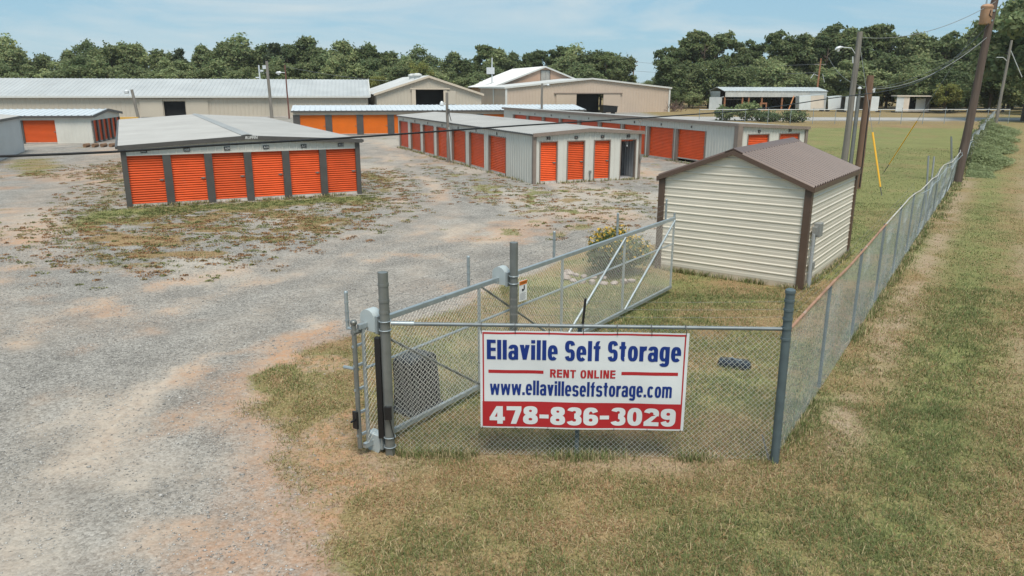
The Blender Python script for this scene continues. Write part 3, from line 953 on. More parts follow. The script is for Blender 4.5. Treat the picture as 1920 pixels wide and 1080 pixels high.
for k in range(nst):
    z0 = 0.13 + k * PIT
    pr = [(z, y) for z, y in sprof(z0) if z < HE + PK - 0.01]
    if len(pr) > 1:
        for par, yy, sgn in ((fwall, 0.018, 1), (bwall, L_ - .018, -1)):
            m = MB()
            for z, y in pr:
                a, b = xrange(z)
                m.v += [(a, yy + y * sgn, z), (b, yy + y * sgn, z)]
            m.f = [(2 * j, 2 * j + 1, 2 * j + 3, 2 * j + 2) for j in range(len(pr) - 1)]
            m.build('siding_strip', M_CREAM, par)
    if z0 + PIT < HE + 0.03:
        put(side_strip, 'siding_strip', rwall, (W_ - .018, .06, z0), (0, 0, math.pi / 2))
        put(side_strip, 'siding_strip', lwall, (.018, L_ - .06, z0), (0, 0, -math.pi / 2))
M_SKIRT = pm('shed_skirt', (0.50, 0.42, 0.32), 0.8, var=0.15, vscale=3)
MB().box(0.02, W_ - 0.02, 0.02, L_ - 0.02, -0.05, 0.135).build('skirt', M_SKIRT, S)
for x, y in ((0, 0), (W_, 0), (0, L_), (W_, L_)):
    sx, sy = (1 if x == 0 else -1), (1 if y == 0 else -1)
    m = MB()
    xa, xb = sorted((x - sx * .035, x + sx * .13)); ya, yb = sorted((y - sy * .035, y + sy * .012))
    m.box(xa, xb, ya, yb, 0, HE + .02)
    xa, xb = sorted((x - sx * .035, x + sx * .012)); ya, yb = sorted((y + sy * .0125, y + sy * .13))
    m.box(xa, xb, ya, yb, 0, HE + .02)
    m.build('corner_trim', M_BROWN, S)
rf = MB()
OV = 0.06
sl = PK / (W_ / 2)
roof_sheet(rf, (-OV, -OV, HE - OV * sl + .02), (-OV, L_ + OV, HE - OV * sl + .02), (W_ / 2 + OV, 0, (W_ / 2 + OV) * sl), 0.235, .045, .066, .03)
roof_sheet(rf, (W_ + OV, L_ + OV, HE - OV * sl + .02), (W_ + OV, -OV, HE - OV * sl + .02), (-W_ / 2 - OV, 0, (W_ / 2 + OV) * sl), 0.235, .045, .066, .03)
srf = rf.build('roof', M_BROOF, S)
z_ = HE + PK + .075
MB().prism([(-.23, -.23 * sl), (0, 0), (.23, -.23 * sl), (.23, -.23 * sl + .018), (0, .03), (-.23, -.23 * sl + .018)], (W_ / 2, -OV - .03, z_), (1, 0, 0), (0, 0, 1), (0, L_ + 2 * OV + .06, 0)).build('ridge_cap', M_BROOF, srf)
for yy in (-OV - .045, L_ + OV + .005):
    fas = MB()
    for s in (0, 1):
        pts = [(-OV - .02, HE - (OV + .02) * sl - .06), (W_ / 2, HE + PK - .06), (W_ / 2, HE + PK + .055), (-OV - .02, HE - (OV + .02) * sl + .055)]
        if s: pts = [(W_ - a, b) for a, b in pts][::-1]
        fas.prism(pts, (0, yy, 0), (1, 0, 0), (0, 0, 1), (0, .04, 0))
    fas.build('rake_trim', M_BROWN, S)
for xx in (-OV - .03, W_ + OV + .005):
    MB().box(xx, xx + .025, -OV, L_ + OV, HE - OV * sl - .08, HE - OV * sl + .035).build('eave_trim', M_BROWN, S)
M_GREYBOX = pm('grey_box', (0.27, 0.275, 0.265), 0.5, 0.2, var=0.08)
M_PVC = pm('grey_conduit', (0.34, 0.36, 0.37), 0.5, var=0.08)
eb = MB().box(W_ + .03, W_ + .19, .50, .76, 1.24, 1.58).build('meter_box', M_GREYBOX, S, bevel=.012)
MB().box(W_ + .03, W_ + .13, .36, .50, 1.30, 1.50).build('meter_box', M_GREYBOX, S)
MB().tube([(W_ + .07, .38, 0), (W_ + .07, .38, 1.34)], .045, 10).build('conduit', M_PVC, S, True)
MB().tube([(W_ + .06, .62, 1.24), (W_ + .06, .58, .70), (W_ + .05, .56, .55)], .012, 6).tube([(W_ + .06, .50, 0), (W_ + .06, .50, .42)], .02, 6).tube([(W_ + .06, .60, 0), (W_ + .06, .60, .42)], .02, 6).build('cable', M_PVC, S, True)
MB().box(W_ + .03, W_ + .11, .46, .66, .42, .60).build('outlet_box', M_GREYBOX, S)

# ------------------------------------------------------------------ chain link, gate, sign
M_GALV = pm('galvanised_pipe', (0.37, 0.415, 0.43), 0.38, 0.55, var=0.12, vscale=6)
M_GALVB = pm('weathered_pipe', (0.20, 0.21, 0.20), 0.42, 0.45, var=0.16, vscale=5)
M_BLUEP = pm('bluegrey_post', (0.105, 0.138, 0.150), 0.5, 0.25, var=0.14, vscale=6)
M_WIRE = pm('fence_wire', (0.54, 0.54, 0.49), 0.5, 0.2, var=0.10, vscale=9)
M_WIREO = pm('old_fence_wire', (0.29, 0.33, 0.34), 0.5, 0.3, var=0.18, vscale=2)
M_RUST = pm('rusty_rail', (0.33, 0.19, 0.125), 0.8, 0.1, var=0.30, vscale=5, spots=((0.42, 0.40, 0.37), 0.56, 3.0, (1, 1, 1)))
M_BLK = pm('black_paint', (0.014, 0.014, 0.015), 0.4, var=0.15)
M_BARB = pm('barbed_wire', (0.20, 0.20, 0.19), 0.6, 0.4, var=0.15)

def chain_link(mb, length, z0, z1, pitch=0.075, r=0.0022, seg=0.45, off=None, s_start=0.0):
    """two families of slanted wires, woven a few mm apart; off(s,z)->sideways bulge"""
    hgt_ = z1 - z0
    for fam in (1, -1):
        s0 = s_start - (hgt_ if fam == 1 else 0)
        k = math.ceil(s0 / pitch) * pitch
        while k < length + (0 if fam == 1 else hgt_):
            ta, tb = 0.0, hgt_
            if fam == 1:
                ta, tb = max(ta, s_start - k), min(tb, length - k)
            else:
                ta, tb = max(ta, k - length), min(tb, k - s_start)
            if tb - ta > 0.02:
                nseg = max(1, int((tb - ta) / seg))
                pts = []
                for j in range(nseg + 1):
                    t = ta + (tb - ta) * j / nseg
                    s = k + fam * t
                    y = fam * 0.002 + (off(s, z0 + t) if off else 0)
                    pts.append((s, y, z0 + t))
                mb.tube(pts, r, 3, False)
            k += pitch
    return mb

def barbed(mb, p, q, sag=0.03, r=0.0015, barb=0.14, n=10):
    p, q = Vector(p), Vector(q)
    pts = []
    for k in range(n + 1):
        t = k / n
        pts.append(p.lerp(q, t) - Vector((0, 0, sag * 4 * t * (1 - t))))
    mb.tube(pts, r, 4, False)
    L = (q - p).length
    k = barb / 2
    rr = random.Random(int(L * 1000))
    while k < L:
        t = k / L
        c = p.lerp(q, t) - Vector((0, 0, sag * 4 * t * (1 - t)))
        for _ in range(2):
            d = Vector((rr.uniform(-1, 1), rr.uniform(-1, 1), rr.uniform(-1, 1))).normalized() * 0.020
            mb.tube([c - d, c + d], r * 0.75, 3, False)
        k += barb
    return mb

def clamp(parent, z, r, mat=M_GALV, t=0.012, h=0.03):
    return MB().lathe([(r, -h / 2), (r + t, -h / 2), (r + t, h / 2), (r, h / 2)], (0, 0, z), 14).build('band_clamp', mat, parent, True)

# sliding gate: local x along the gate (into the yard), +y on the drive side
GA = 55.195
gate = thing('sliding_gate', 'long galvanised chain link sliding gate rolled back beside the gravel drive', 'gate', (-1.94, 9.26, 0), GA)
GL = 10.08
MB().bar((-0.05, 0, 1.80), (GL, 0, 1.80), .058, .075).build('top_rail', M_GALV, gate, bevel=.01)
br_ = MB().bar((-0.05, 0, .135), (GL, 0, .135), .055, .065)
k = 0.2
while k < GL:
    br_.box(k, k + .05, -.012, .012, .168, .178)
    k += .16
br_.build('bottom_rail', M_GALV, gate)
for x in (0.03, 2.5, 5.0, 7.5, GL - .03):
    MB().tube([(x, 0, .16), (x, 0, 1.78 if x < 10 else 1.93)], .026, 10).build('upright', M_GALV, gate, True)
MB().tube([(0.03, 0.03, 1.20), (GL - .03, 0.03, 1.18)], .020, 8).build('mid_rail', M_GALV, gate, True)
for a, b, mt in (((0.06, -.02, 1.78), (2.47, -.02, .18), M_GALVB), ((2.53, -.02, 1.78), (4.97, -.02, .18), M_GALVB), ((7.47, -.03, 1.76), (5.06, -.03, .18), M_GALV), ((GL - .06, -.03, 1.76), (7.56, -.03, .18), M_GALV)):
    MB().tube([a, b], .019 if mt is M_GALVB else .023, 8).build('diagonal_brace', mt, gate, True)
m = chain_link(MB(), GL - .03, .17, 1.77, pitch=.080, r=.0017, off=lambda s, z: -.034 + .006 * math.sin(s * 3.1 + z * 2))
tag(m.build('chain_link', M_WIRE, gate), kind='stuff')
for x in (-.10, 2.42, 4.93, 7.42, 9.87):
    y = .14
    a = MB().tube([(x, y, 1.76), (x, y, 2.235)], .024, 10).lathe([(.026, 0), (.028, .02), (.018, .034)], (x, y, 2.235), 10).tube([(x, y, 1.78), (x, 0.02, 1.78)], .022, 8)
    for z in (1.88, 2.0, 2.12): a.lathe([(.0245, -.01), (.029, -.01), (.029, .01), (.0245, .01)], (x, y, z), 10)
    a.build('wire_arm', M_GALV, gate, True)
bw = MB()
for z in (1.90, 2.02, 2.14): barbed(bw, (-.10, .14, z), (9.87, .14, z), .02, n=24)
bw.build('barbed_wire', M_BARB, gate)
MB().tube([(-.10, .03, .12), (-.10, .03, 1.84)], .032, 10).lathe([(.034, 0), (.045, .015), (.045, .045), (.03, .06)], (-.10, .03, 1.84), 12).tube([(-.13, .03, 1.74), (.04, .03, 1.74)], .036, 10).build('end_post', M_GALVB, gate, True)
MB().tube([(-.06, .03, 1.22), (-.10, .25, 1.22)], .024, 8).build('wire_arm_stub', M_GALV, gate, True)
for z in (.30, .62, .95, 1.28, 1.55):
    MB().bar((-.14, .03, z), (.03, .03, z), .03, .03).build('tension_band', M_GALV, gate)
MB().box(-.17, -.14, -.01, .07, .42, .66).box(-.24, -.17, .02, .04, .53, .55).build('latch_bracket', M_BLK, gate)

# the two gate posts with their roller housings
def house(parent, x, z, flip=False, nm='roller_housing'):
    prof = []
    for k in range(13):
        a = math.pi * k / 12
        prof.append((.125 * math.cos(a), .09 + .115 * math.sin(a)))
    prof = [(.125, -.08)] + prof + [(-.125, -.08)]
    if flip: prof = [(a, -b) for a, b in prof][::-1]
    o = MB().prism(prof, (x, .0, z), (0, 1, 0), (0, 0, 1), (.15, 0, 0)).build(nm, pm('housing_grey', (0.44, 0.49, 0.495), .45, .1, var=.06), parent, True, 30)
    return o
GD = Vector((math.cos(R(GA)), math.sin(R(GA)), 0))
GN = Vector((-math.sin(R(GA)), math.cos(R(GA)), 0))
G0 = Vector((-1.94, 9.26, 0))
for px_, hgt_, lab in ((.166, 2.52, 'steel gate post nearest the camera with a roller housing at top and bottom'), (3.07, 2.42, 'second steel gate post halfway along the sliding gate with a roller housing')):
    loc = G0 + GD * px_ + GN * -.262
    gp = thing('gate_post', lab, 'post', tuple(loc), GA, 'gate posts')
    r_ = .066
    MB().tube([(0, 0, -.3), (0, 0, hgt_)], r_, 20, False).lathe([(r_ - .006, hgt_ - .35), (r_ - .006, hgt_ - .001)], n=20).poly(*[(r_ * .999 * math.cos(a), r_ * .999 * math.sin(a), hgt_ - .18) for a in [k * math.pi / 10 for k in range(20)]]).build('pipe', M_GALVB, gp, True)
    house(gp, -.075, 1.80).location = (0, .245, 0)
    ub = MB()
    for z in (1.76, 1.88):
        ub.tube([(.03 - .03, .10, z)] + [((r_ + .012) * math.cos(a), -(r_ + .012) * math.sin(a), z) for a in [k * math.pi / 8 for k in range(-1, 10)]] + [(-.0, .10, z)], .008, 6)
    ub.box(-.06, .06, .082, .122, 1.70, 1.93)
    ub.build('u_bolt', M_GALV, gp)
    for z in ((2.0, 2.15, 2.36) if px_ < 1 else ()): clamp(gp, z, r_, M_GALVB, .006, .035)
    if px_ < 1:
        house(gp, -.075, .17, True).location = (0, .245, 0)
        ub = MB()
        for z in (.12, .26):
            ub.tube([(0, .10, z)] + [((r_ + .012) * math.cos(a), -(r_ + .012) * math.sin(a), z) for a in [k * math.pi / 8 for k in range(-1, 10)]] + [(0, .10, z)], .008, 6)
        ub.box(-.06, .06, .082, .122, .06, .32)
        ub.build('u_bolt', M_GALV, gp)
        c_, s_ = math.cos(R(-GA)), math.sin(R(-GA))
        MB().box(-.145, -.068, -.035, .035, .24, 1.66).build('safety_edge', M_BLK, gp, bevel=.01).rotation_euler = (0, 0, R(-GA))
        MB().box(-.04, .055, -.115, -.055, .55, .72).build('sensor_box', M_BLK, gp).rotation_euler = (0, 0, R(-GA))
        MB().tube([(.02, -.075, .55), (.05, -.085, .40), (.078, -.06, .25)], .006, 6).build('cable', M_BLK, gp, True).rotation_euler = (0, 0, R(-GA))

# gate operator
go = thing('gate_operator', 'black plastic gate operator cover behind the sliding gate', 'gate motor', tuple(G0 + GD * 1.52 + GN * .46), GA)
M_PLAS = pm('black_plastic', (0.010, 0.011, 0.013), 0.5, var=0.2, vscale=4, spec=.5)
m = MB()
lv = [(.36, .26, 0), (.36, .26, .05), (.305, .215, .075), (.295, .205, .45), (.285, .197, .78), (.278, .190, .85), (.24, .155, .872)]
for k, (a, b, z) in enumerate(lv):
    for sx, sy in ((-1, -1), (1, -1), (1, 1), (-1, 1)): m.v.append((sx * a + (-.03 if k > 3 else 0), sy * b, z))
for k in range(len(lv) - 1):
    for j in range(4): m.f.append((4 * k + j, 4 * k + (j + 1) % 4, 4 * k + 4 + (j + 1) % 4, 4 * k + 4 + j))
m.f.append((24, 25, 26, 27))
m.build('cover', M_PLAS, go, bevel=.02)
MB().box(-.10, .10, -.225, -.2, .18, .5).build('access_panel', M_BLK, go)
MB().box(.302, .325, -.05, .05, .30, .42).build('key_cover', M_BLK, go)

# warning sign hung on the gate
ws = thing('warning_sign', 'small white warning placard with orange header wired to the sliding gate', 'sign', tuple(G0 + GD * 3.64 + GN * -.055 + Vector((0, 0, 1.30))), GA - 2)
MB().box(-.11, .11, -.004, 0, 0, .36).build('panel', pm('placard_white', (.74, .74, .72), .5, var=.04), ws)
MB().box(-.105, .105, -.008, -.005, .285, .352).build('header_band', pm('placard_orange', (.72, .20, .02), .5, var=.04), ws)
fit_text('WARNING', M_BLK, 'header_text', ws, -.075, .095, .300, .338, -.0095, .01)
MB().prism([(-.085, .298), (-.105 + .005, .298), (-.0925, .338)][::-1], (0, -.0105, 0), (1, 0, 0), (0, 0, 1), (0, .001, 0)).build('alert_mark', M_BLK, ws)
MB().box(.015, .045, -.007, -.005, .19, .265).box(-.03, .02, -.0075, -.0055, .175, .205).lathe([(.015, -.012), (.015, .012)], (-.02, -.006, .20), 8).build('pictogram', M_BLK, ws)
m = MB()
for k in range(6): m.box(-.085, .085 if k % 2 else .06, -.006, -.0045, .03 + .02 * k, .036 + .02 * k)
m.build('fine_print', pm('print_grey', (.25, .25, .25), .6, var=.05), ws)

# front fence, gate post to corner post
FY = math.degrees(math.atan2(9.06 - 9.24, 3.46 + 1.62))
ff = thing('chain_link_fence', 'short galvanised chain link fence panel carrying the banner, between gate post and corner post', 'fence', (-1.62, 9.24, 0), FY)
FL = 5.083
M_RAILD = pm('dull_rail', (0.18, 0.205, 0.215), 0.45, 0.35, var=0.15, vscale=7)
MB().tube([(.10, 0, 1.845), (FL - .06, 0, 1.845)], .024, 10).build('top_rail', M_RAILD, ff, True)
MB().tube([(.07, 0, 1.85), (.34, 0, 1.848)], .028, 10).tube([(.32, 0, 1.848), (.37, 0, 1.848)], .032, 10).build('rail_end', M_GALV, ff, True)
m = chain_link(MB(), FL - .02, .02, 1.87, pitch=.070, r=.0020, off=lambda s, z: .026 + .012 * math.sin(s * 2.1) * (1.9 - z) * .5, s_start=.08)
tag(m.build('chain_link', M_WIRE, ff), kind='stuff')
MB().tube([(2.49, .05, -.2), (2.49, .05, 1.83)], .030, 10).build('line_post', M_BLUEP, ff, True)
MB().bar((2.52, .05, 1.80), (2.55, .05, 2.20), .035, .03).build('wire_arm', M_BLK, ff)
bw = MB()
for z in (2.00, 2.10, 2.20): barbed(bw, (0, .05, z + .03), (FL, .02, z), .05, n=16)
bw.build('barbed_wire', M_BARB, ff)
cp = thing('corner_post', 'thick blue-grey steel corner post where the two chain link fences meet', 'post', (3.46, 9.06, 0))
MB().tube([(.02, 0, -.3), (0, 0, 2.33)], .056, 18).lathe([(.062, 0), (.066, .015), (.062, .045), (.035, .062)], (0, 0, 2.31), 16).build('pipe', M_BLUEP, cp, True)
for z in (1.72, 1.86, 1.98, 2.10, 2.22): clamp(cp, z, .0565, M_BLUEP, .007, .028)
MB().tube([(-.05, .02, 0.02), (-.15, .08, .35)], .012, 6).build('tie_rod', M_BARB, cp)

# heavy condensed lettering drawn from strips (each strip a hair in front of the last, so none is coplanar)
def glyph(ch, S, Hh, W):
    """strips of a glyph: lists of (outer,inner) point pairs or convex polygons; cap height 1, round width W"""
    X = .75                                     # x-height
    out = []
    def rect(x0, y0, x1, y1): out.append([((x0, y0), (x1, y0)), ((x0, y1), (x1, y1))])
    def par(a, b, c, d): out.append([(a, b), (d, c)])
    def arc(cx, cy, a, b, t0, t1, tx=None, ty=None, n=16, e=.80):
        tx, ty = tx or S, ty or Hh
        pw = lambda v: math.copysign(abs(v) ** e, v)
        st = []
        for k in range(n + 1):
            t = R(t0 + (t1 - t0) * k / n)
            c, s = pw(math.cos(t)), pw(math.sin(t))
            st.append(((cx + a * c, cy + b * s), (cx + max(a - tx, .01) * c, cy + max(b - ty, .01) * s)))
        out.append(st)
    w = W
    if ch == 'E': rect(0, 0, S, 1); [rect(S, y, w * .90, y + Hh) for y in (0, .43, 1 - Hh)]; w *= .90
    elif ch == 'L': rect(0, 0, S, 1); rect(S, 0, w * .86, Hh); w *= .86
    elif ch in 'lI': rect(0, 0, S, 1); w = S
    elif ch == 'i': rect(0, 0, S, X); rect(0, .83, S, 1); w = S
    elif ch == 'T': rect(w / 2 - S / 2, 0, w / 2 + S / 2, 1 - Hh); rect(0, 1 - Hh, w, 1)
    elif ch == 'N': rect(0, 0, S, 1); rect(w - S, 0, w, 1); par((S * .5, 1), (S * 1.25, 1), (w - S * .5, 0), (w - S * 1.25, 0))
    elif ch == 'R':
        rect(0, 0, S, 1); rect(S, 1 - Hh, w * .55, 1); rect(S, .44, w * .55, .44 + Hh)
        arc(w * .55, .72, w * .45, .28, -90, 90); par((w * .42, .44), (w * .42 + S, .44), (w * 1.04, 0), (w * 1.04 - S, 0))
    elif ch in 'oO0':
        h = {'o': X, 'O': 1, '0': 1}[ch]
        arc(w / 2, h / 2, w / 2, h / 2 + .012, 0, 360, n=36)
    elif ch == 'c': arc(w / 2, X / 2, w / 2, X / 2 + .012, 38, 322, n=30)
    elif ch == 'e': arc(w / 2, X / 2, w / 2, X / 2 + .012, 0, 318, n=32); rect(S * .8, X / 2 - .06, w - .004, X / 2 + .055)
    elif ch == 'a':
        arc(w / 2, X - .25, w / 2, .262, 0, 168); rect(w - S, 0, w, X - .25)
        arc(w * .47, .225, w * .47, .237, 20, 340, S * .92, Hh * .86, n=30); rect(w * .5, .33, w - S, .33 + Hh * .8)
    elif ch == 'v': par((0, X), (S * 1.05, X), (w / 2 + S * .46, 0), (w / 2 - S * .46, 0)); par((w - S * 1.05, X), (w, X), (w / 2 + S * .48, 0), (w / 2 - S * .44, 0))
    elif ch == 'w':
        w *= 1.55
        q = w / 4
        for k, (a, b) in enumerate(((.45 * S, q), (2 * q, q), (2 * q, 3 * q), (w - .45 * S, 3 * q))):
            t = S * .43
            par((a - t, X), (a + t, X), (b + t, 0), (b - t, 0))
    elif ch in 'Ss':
        h = 1 if ch == 'S' else X
        hh = Hh if ch == 'S' else Hh * .88
        b = (h + hh) / 4 + .012
        arc(w / 2, h - b + .012, w / 2, b, 12, 270, S, hh, n=24); arc(w / 2, b - .012, w / 2, b, 90, -168, S, hh, n=24)
    elif ch == 'f': w *= .72; rect(w * .22, 0, w * .22 + S, .74); arc(w * .22 + w * .52, .74, w * .52, .26, 78, 180); rect(0, X - Hh * .85, w * .95, X)
    elif ch == 't': w *= .72; rect(w * .22, .22, w * .22 + S, .96); arc(w * .22 + w * .52, .22, w * .52, .225, 180, 272); rect(0, X - Hh * .85, w * .95, X)
    elif ch == 'r': w *= .70; rect(0, 0, S, X); arc(w * .98, X - .31, w * .98 - S * .05, .32, 88, 165, S, Hh * 1.25)
    elif ch == 'g':
        arc(w / 2, .385, w / 2, .375, 0, 360, n=34, ty=Hh * .92); rect(w - S, -.02, w, X); arc(w / 2, -.02, w / 2, .235, 0, -158)
    elif ch == 'm':
        w *= 1.50
        S2 = S * .92
        for k in range(3): rect(k * (w - S2) / 2, 0, k * (w - S2) / 2 + S2, X if k == 0 else X - .18)
        for k in range(2): arc(k * (w - S2) / 2 + (w - S2) / 4 + S2 / 2, X - .19, (w - S2) / 4 + S2 / 2, .20, 0, 150, S2)
    elif ch == '.': rect(0, 0, S, .19); w = S
    elif ch == '-': w *= .62; rect(0, .34, w, .34 + Hh * .95)
    elif ch == '4': par((w * .46, 1), (w * .46 + S * .75, 1), (S * .85, .36), (0, .36)); rect(0, .19, w * 1.04, .19 + Hh * .92); rect(w - S * 1.28, 0, w - S * .28, 1); w *= 1.04
    elif ch == '7': rect(0, 1 - Hh, w, 1); par((w - S * 1.05, 1 - Hh), (w, 1 - Hh), (w * .28 + S, 0), (w * .28, 0))
    elif ch == '8': arc(w / 2, .745, w * .47, .267, 0, 360, n=32, ty=Hh * .9); arc(w / 2, .275, w / 2, .287, 0, 360, n=32, ty=Hh * .95)
    elif ch == '3': arc(w / 2, .735, w * .48, .277, 165, -90, n=24, ty=Hh * .9); arc(w / 2, .285, w / 2, .297, 90, -165, n=24, ty=Hh * .95)
    elif ch == '6': arc(w / 2, .30, w / 2, .312, 0, 360, n=32); arc(w / 2, .60, w / 2, .412, 20, 180, n=20); rect(0, .28, S, .62)
    elif ch == '9': arc(w / 2, .70, w / 2, .312, 0, 360, n=32); arc(w / 2, .40, w / 2, .412, 0, -160, n=20); rect(w - S, .38, w, .72)
    elif ch == '2': arc(w / 2, .70, w / 2, .312, 170, -22, n=22); par((w * .52, .56), (w * .985, .66), (S * 1.25, Hh), (0, Hh * .98)); rect(0, 0, w, Hh)
    elif ch == ' ': w *= .42
    return out, w

def lettering(s, mat, nm, parent, x0, x1, zb, zcap, S=.2, Hh=.155, W=.5, gap=.075):
    quads, pen, word = [], 0.0, 0
    for ch in s:
        g_, w = glyph(ch, S, Hh, W)
        if ch == ' ': word += 1
        for k, st in enumerate(g_): quads.append((pen, k, st, word))
        pen += w + gap
    sx, sz = (x1 - x0) / (pen - gap), zcap - zb
    print('LETTERING', s, 'squeeze', round(sx / sz, 3))
    res = []
    for wd in range(word + 1):                       # one part for each word
        m = MB()
        for p, k, st, w_ in quads:
            if w_ != wd: continue
            i = len(m.v)
            for a, b in st:
                for q in (a, b): m.v.append((x0 + (p + q[0]) * sx, -.0005 * k, zb + q[1] * sz))
            m.f += [(i + 2 * j, i + 2 * j + 1, i + 2 * j + 3, i + 2 * j + 2) for j in range(len(st) - 1)]
        res.append(m.build(nm, mat, parent))
    return res

# the banner
M_SIGNW = pm('banner_white', (0.64, 0.665, 0.675), 0.42, var=0.05, vscale=1.6, spots=((0.50, 0.49, 0.46), 0.62, 3.0, (1, 1, .3)))
M_SIGNR = pm('banner_red', (0.40, 0.022, 0.028), 0.42, var=0.04, vscale=1.5)
M_SIGNB = pm('banner_blue', (0.006, 0.030, 0.19), 0.42, var=0.04)
bs = thing('banner_sign', 'large white, red and blue storage banner tied to the front fence', 'sign', (-1.62 + 1.215 * math.cos(R(FY)), 9.24 + 1.215 * math.sin(R(FY)) - .05, 0), FY)
SW, SH, SZ = 2.645, 1.335, .455
m = MB()
nu, nv = 40, 16
wav = lambda x, z: -.014 - .007 * math.sin(x * 5.3 + 1) - .005 * math.sin(z * 6 + x * 2) - .004 * math.sin(x * 14 + z * 3) * (z / SH) - .012 * math.sin(math.pi * x / SW)
SKEW = lambda x, z: z
for sgn in (0, .006):
    for j in range(nv + 1):
        for i in range(nu + 1):
            x, z = SW * i / nu, SH * j / nv
            m.v.append((x, wav(x, z) + sgn, SZ + z))
N1 = (nu + 1) * (nv + 1)
for o in (0, N1):
    for j in range(nv):
        for i in range(nu):
            a = o + j * (nu + 1) + i
            m.f.append((a, a + 1, a + nu + 2, a + nu + 1))
ring = [i for i in range(nu + 1)] + [j * (nu + 1) + nu for j in range(1, nv + 1)] + [nv * (nu + 1) + i for i in range(nu - 1, -1, -1)] + [j * (nu + 1) for j in range(nv - 1, 0, -1)]
for a, b in zip(ring, ring[1:] + ring[:1]): m.f.append((a, b, b + N1, a + N1))
m.build('panel', M_SIGNW, bs, True)
def drape(o, lift):
    """lay flat print on the waving panel"""
    me = o.data
    for v in me.vertices:
        v.co.y = wav(v.co.x, v.co.z - SZ) - lift + v.co.y
def band(u0, u1, v0, v1, mat, nm, lift=.002):
    q = MB()
    n_ = max(2, int((u1 - u0) * 40)); m_ = max(1, int((v1 - v0) * 16))
    for j in range(m_ + 1):
        for i in range(n_ + 1):
            q.v.append((SW * (u0 + (u1 - u0) * i / n_), 0, SZ + SH * (1 - (v0 + (v1 - v0) * j / m_))))
    for j in range(m_):
        for i in range(n_):
            a = j * (n_ + 1) + i
            q.f.append((a, a + n_ + 1, a + n_ + 2, a + 1))
    o = q.build(nm, mat, bs)
    drape(o, lift)
    return o
band(.012, .986, .012, .030, M_SIGNR, 'border_stripe')
band(.012, .019, .030, .720, M_SIGNR, 'border_stripe')
band(.979, .986, .030, .720, M_SIGNR, 'border_stripe')
band(.010, .986, .720, .985, M_SIGNR, 'phone_band')
band(.040, .308, .395, .428, M_SIGNR, 'rule')
band(.685, .957, .395, .428, M_SIGNR, 'rule')
def line(s, mat, nm, u0, u1, vb, vc, **kw):
    o = lettering(s, mat, nm, bs, SW * u0, SW * u1, SZ + SH * (1 - vb), SZ + SH * (1 - vc), **kw)
    for q in o: drape(q, .004)
line('Ellaville Self Storage', M_SIGNB, 'title_text', .033, .966, .286, .086, S=.205, Hh=.165, W=.50, gap=.075)
line('RENT ONLINE', M_SIGNR, 'rent_text', .340, .656, .462, .378, S=.23, Hh=.18, W=.68, gap=.12)
line('www.ellavilleselfstorage.com', M_SIGNB, 'web_text', .047, .932, .652, .500, S=.170, Hh=.145, W=.43, gap=.062)
line('478-836-3029', M_SIGNW, 'phone_text', .045, .958, .955, .770, S=.30, Hh=.225, W=.80, gap=.09)
for k in range(7):
    x = .02 + (SW - .06) * k / 6
    MB().tube([(x, -.03, SZ + SH - .035), (x - .004, -.035, SZ + SH + .05), (x - .006, .02, SZ + SH + .10), (x, .07, SZ + SH + .05)], .0045, 5).build('cable_tie', M_BLK, bs, True)
    MB().tube([(x, -.03, SZ + .02), (x + .005, -.02, SZ - .02), (x, .03, SZ - .03)], .0035, 5).build('cable_tie', M_BLK, bs, True)
for z in (.45, .9):
    for x in (-.01, SW + .01): MB().tube([(x - .02, -.012, SZ + z), (x + .02, -.012, SZ + z - .01)], .0045, 5).build('cable_tie', M_BLK, bs, True)

# long right-hand fence
FR = math.degrees(math.atan2(FENCE_B[1] - FENCE_A[1], FENCE_B[0] - FENCE_A[0]))
RL = math.hypot(FENCE_B[0] - FENCE_A[0], FENCE_B[1] - FENCE_A[1])
fr = thing('chain_link_fence', 'long chain link fence running back along the right of the yard, sagging rusty top rail', 'fence', (FENCE_A[0], FENCE_A[1], 0), FR)
rr = random.Random(5)
top = lambda s: 1.80 - .05 * math.sin(s * .31 + 1) * (s > 3) - .10 * sstep(np.array(s), 16, 30) + .07 * math.sin(s * 1.05) * float(sstep(np.array(s), 9, 20))
lean = lambda s: .22 * float(sstep(np.array(s), 14, 26)) * (.6 + .5 * math.sin(s * .45))
off = lambda s, z: -lean(s) * (z / 1.8) + .02 * math.sin(s * 1.9) * math.sin(z * 1.7)
pts = [(.05, 0, 1.79)] + [(s, off(s, 1.8), float(top(s))) for s in np.arange(1.5, 48, 1.5)]
MB().tube(pts[:7], .021, 8).build('top_rail', M_RUST, fr, True)
MB().tube(pts[6:], .017, 8).build('top_rail', pm('chalky_rail', (.46, .44, .40), .7, .1, var=.3, vscale=4, spots=((.30, .18, .12), .56, 3, (1, 1, 1))), fr, True)
MB().tube([(s, -.10 + off(s, 1.8) + .03 * math.sin(s * 2), float(top(s)) - .10 + .05 * math.sin(s * .9)) for s in np.arange(16, 46, 1.0)], .013, 6).build('fallen_rail', M_WIREO, fr, True)
for k in range(1, 36):
    s = 3.05 * k
    tl = rr.uniform(-.05, .05)
    MB().tube([(s, .04, -.2), (s + tl, .04 + off(s, 1.8), float(top(s)) - .01)], .027, 8).build('line_post', M_BLUEP if k < 9 else M_GALVB, fr, True)
for s, dx, dy, z in ((25.0, 1.1, .25, 2.05), (26.4, 1.3, .15, 1.9), (40.0, .2, .3, 2.1), (40.6, .3, .3, 2.0)):
    MB().tube([(s, .35, 0), (s + dx, .35 + dy, z)], .035, 8).build('loose_post', M_GALVB, fr, True)
m = chain_link(MB(), 34, .0, 1.78, pitch=.080, r=.0014, seg=.5, off=off, s_start=.02)
tag(m.build('chain_link', M_WIREO, fr), kind='stuff')
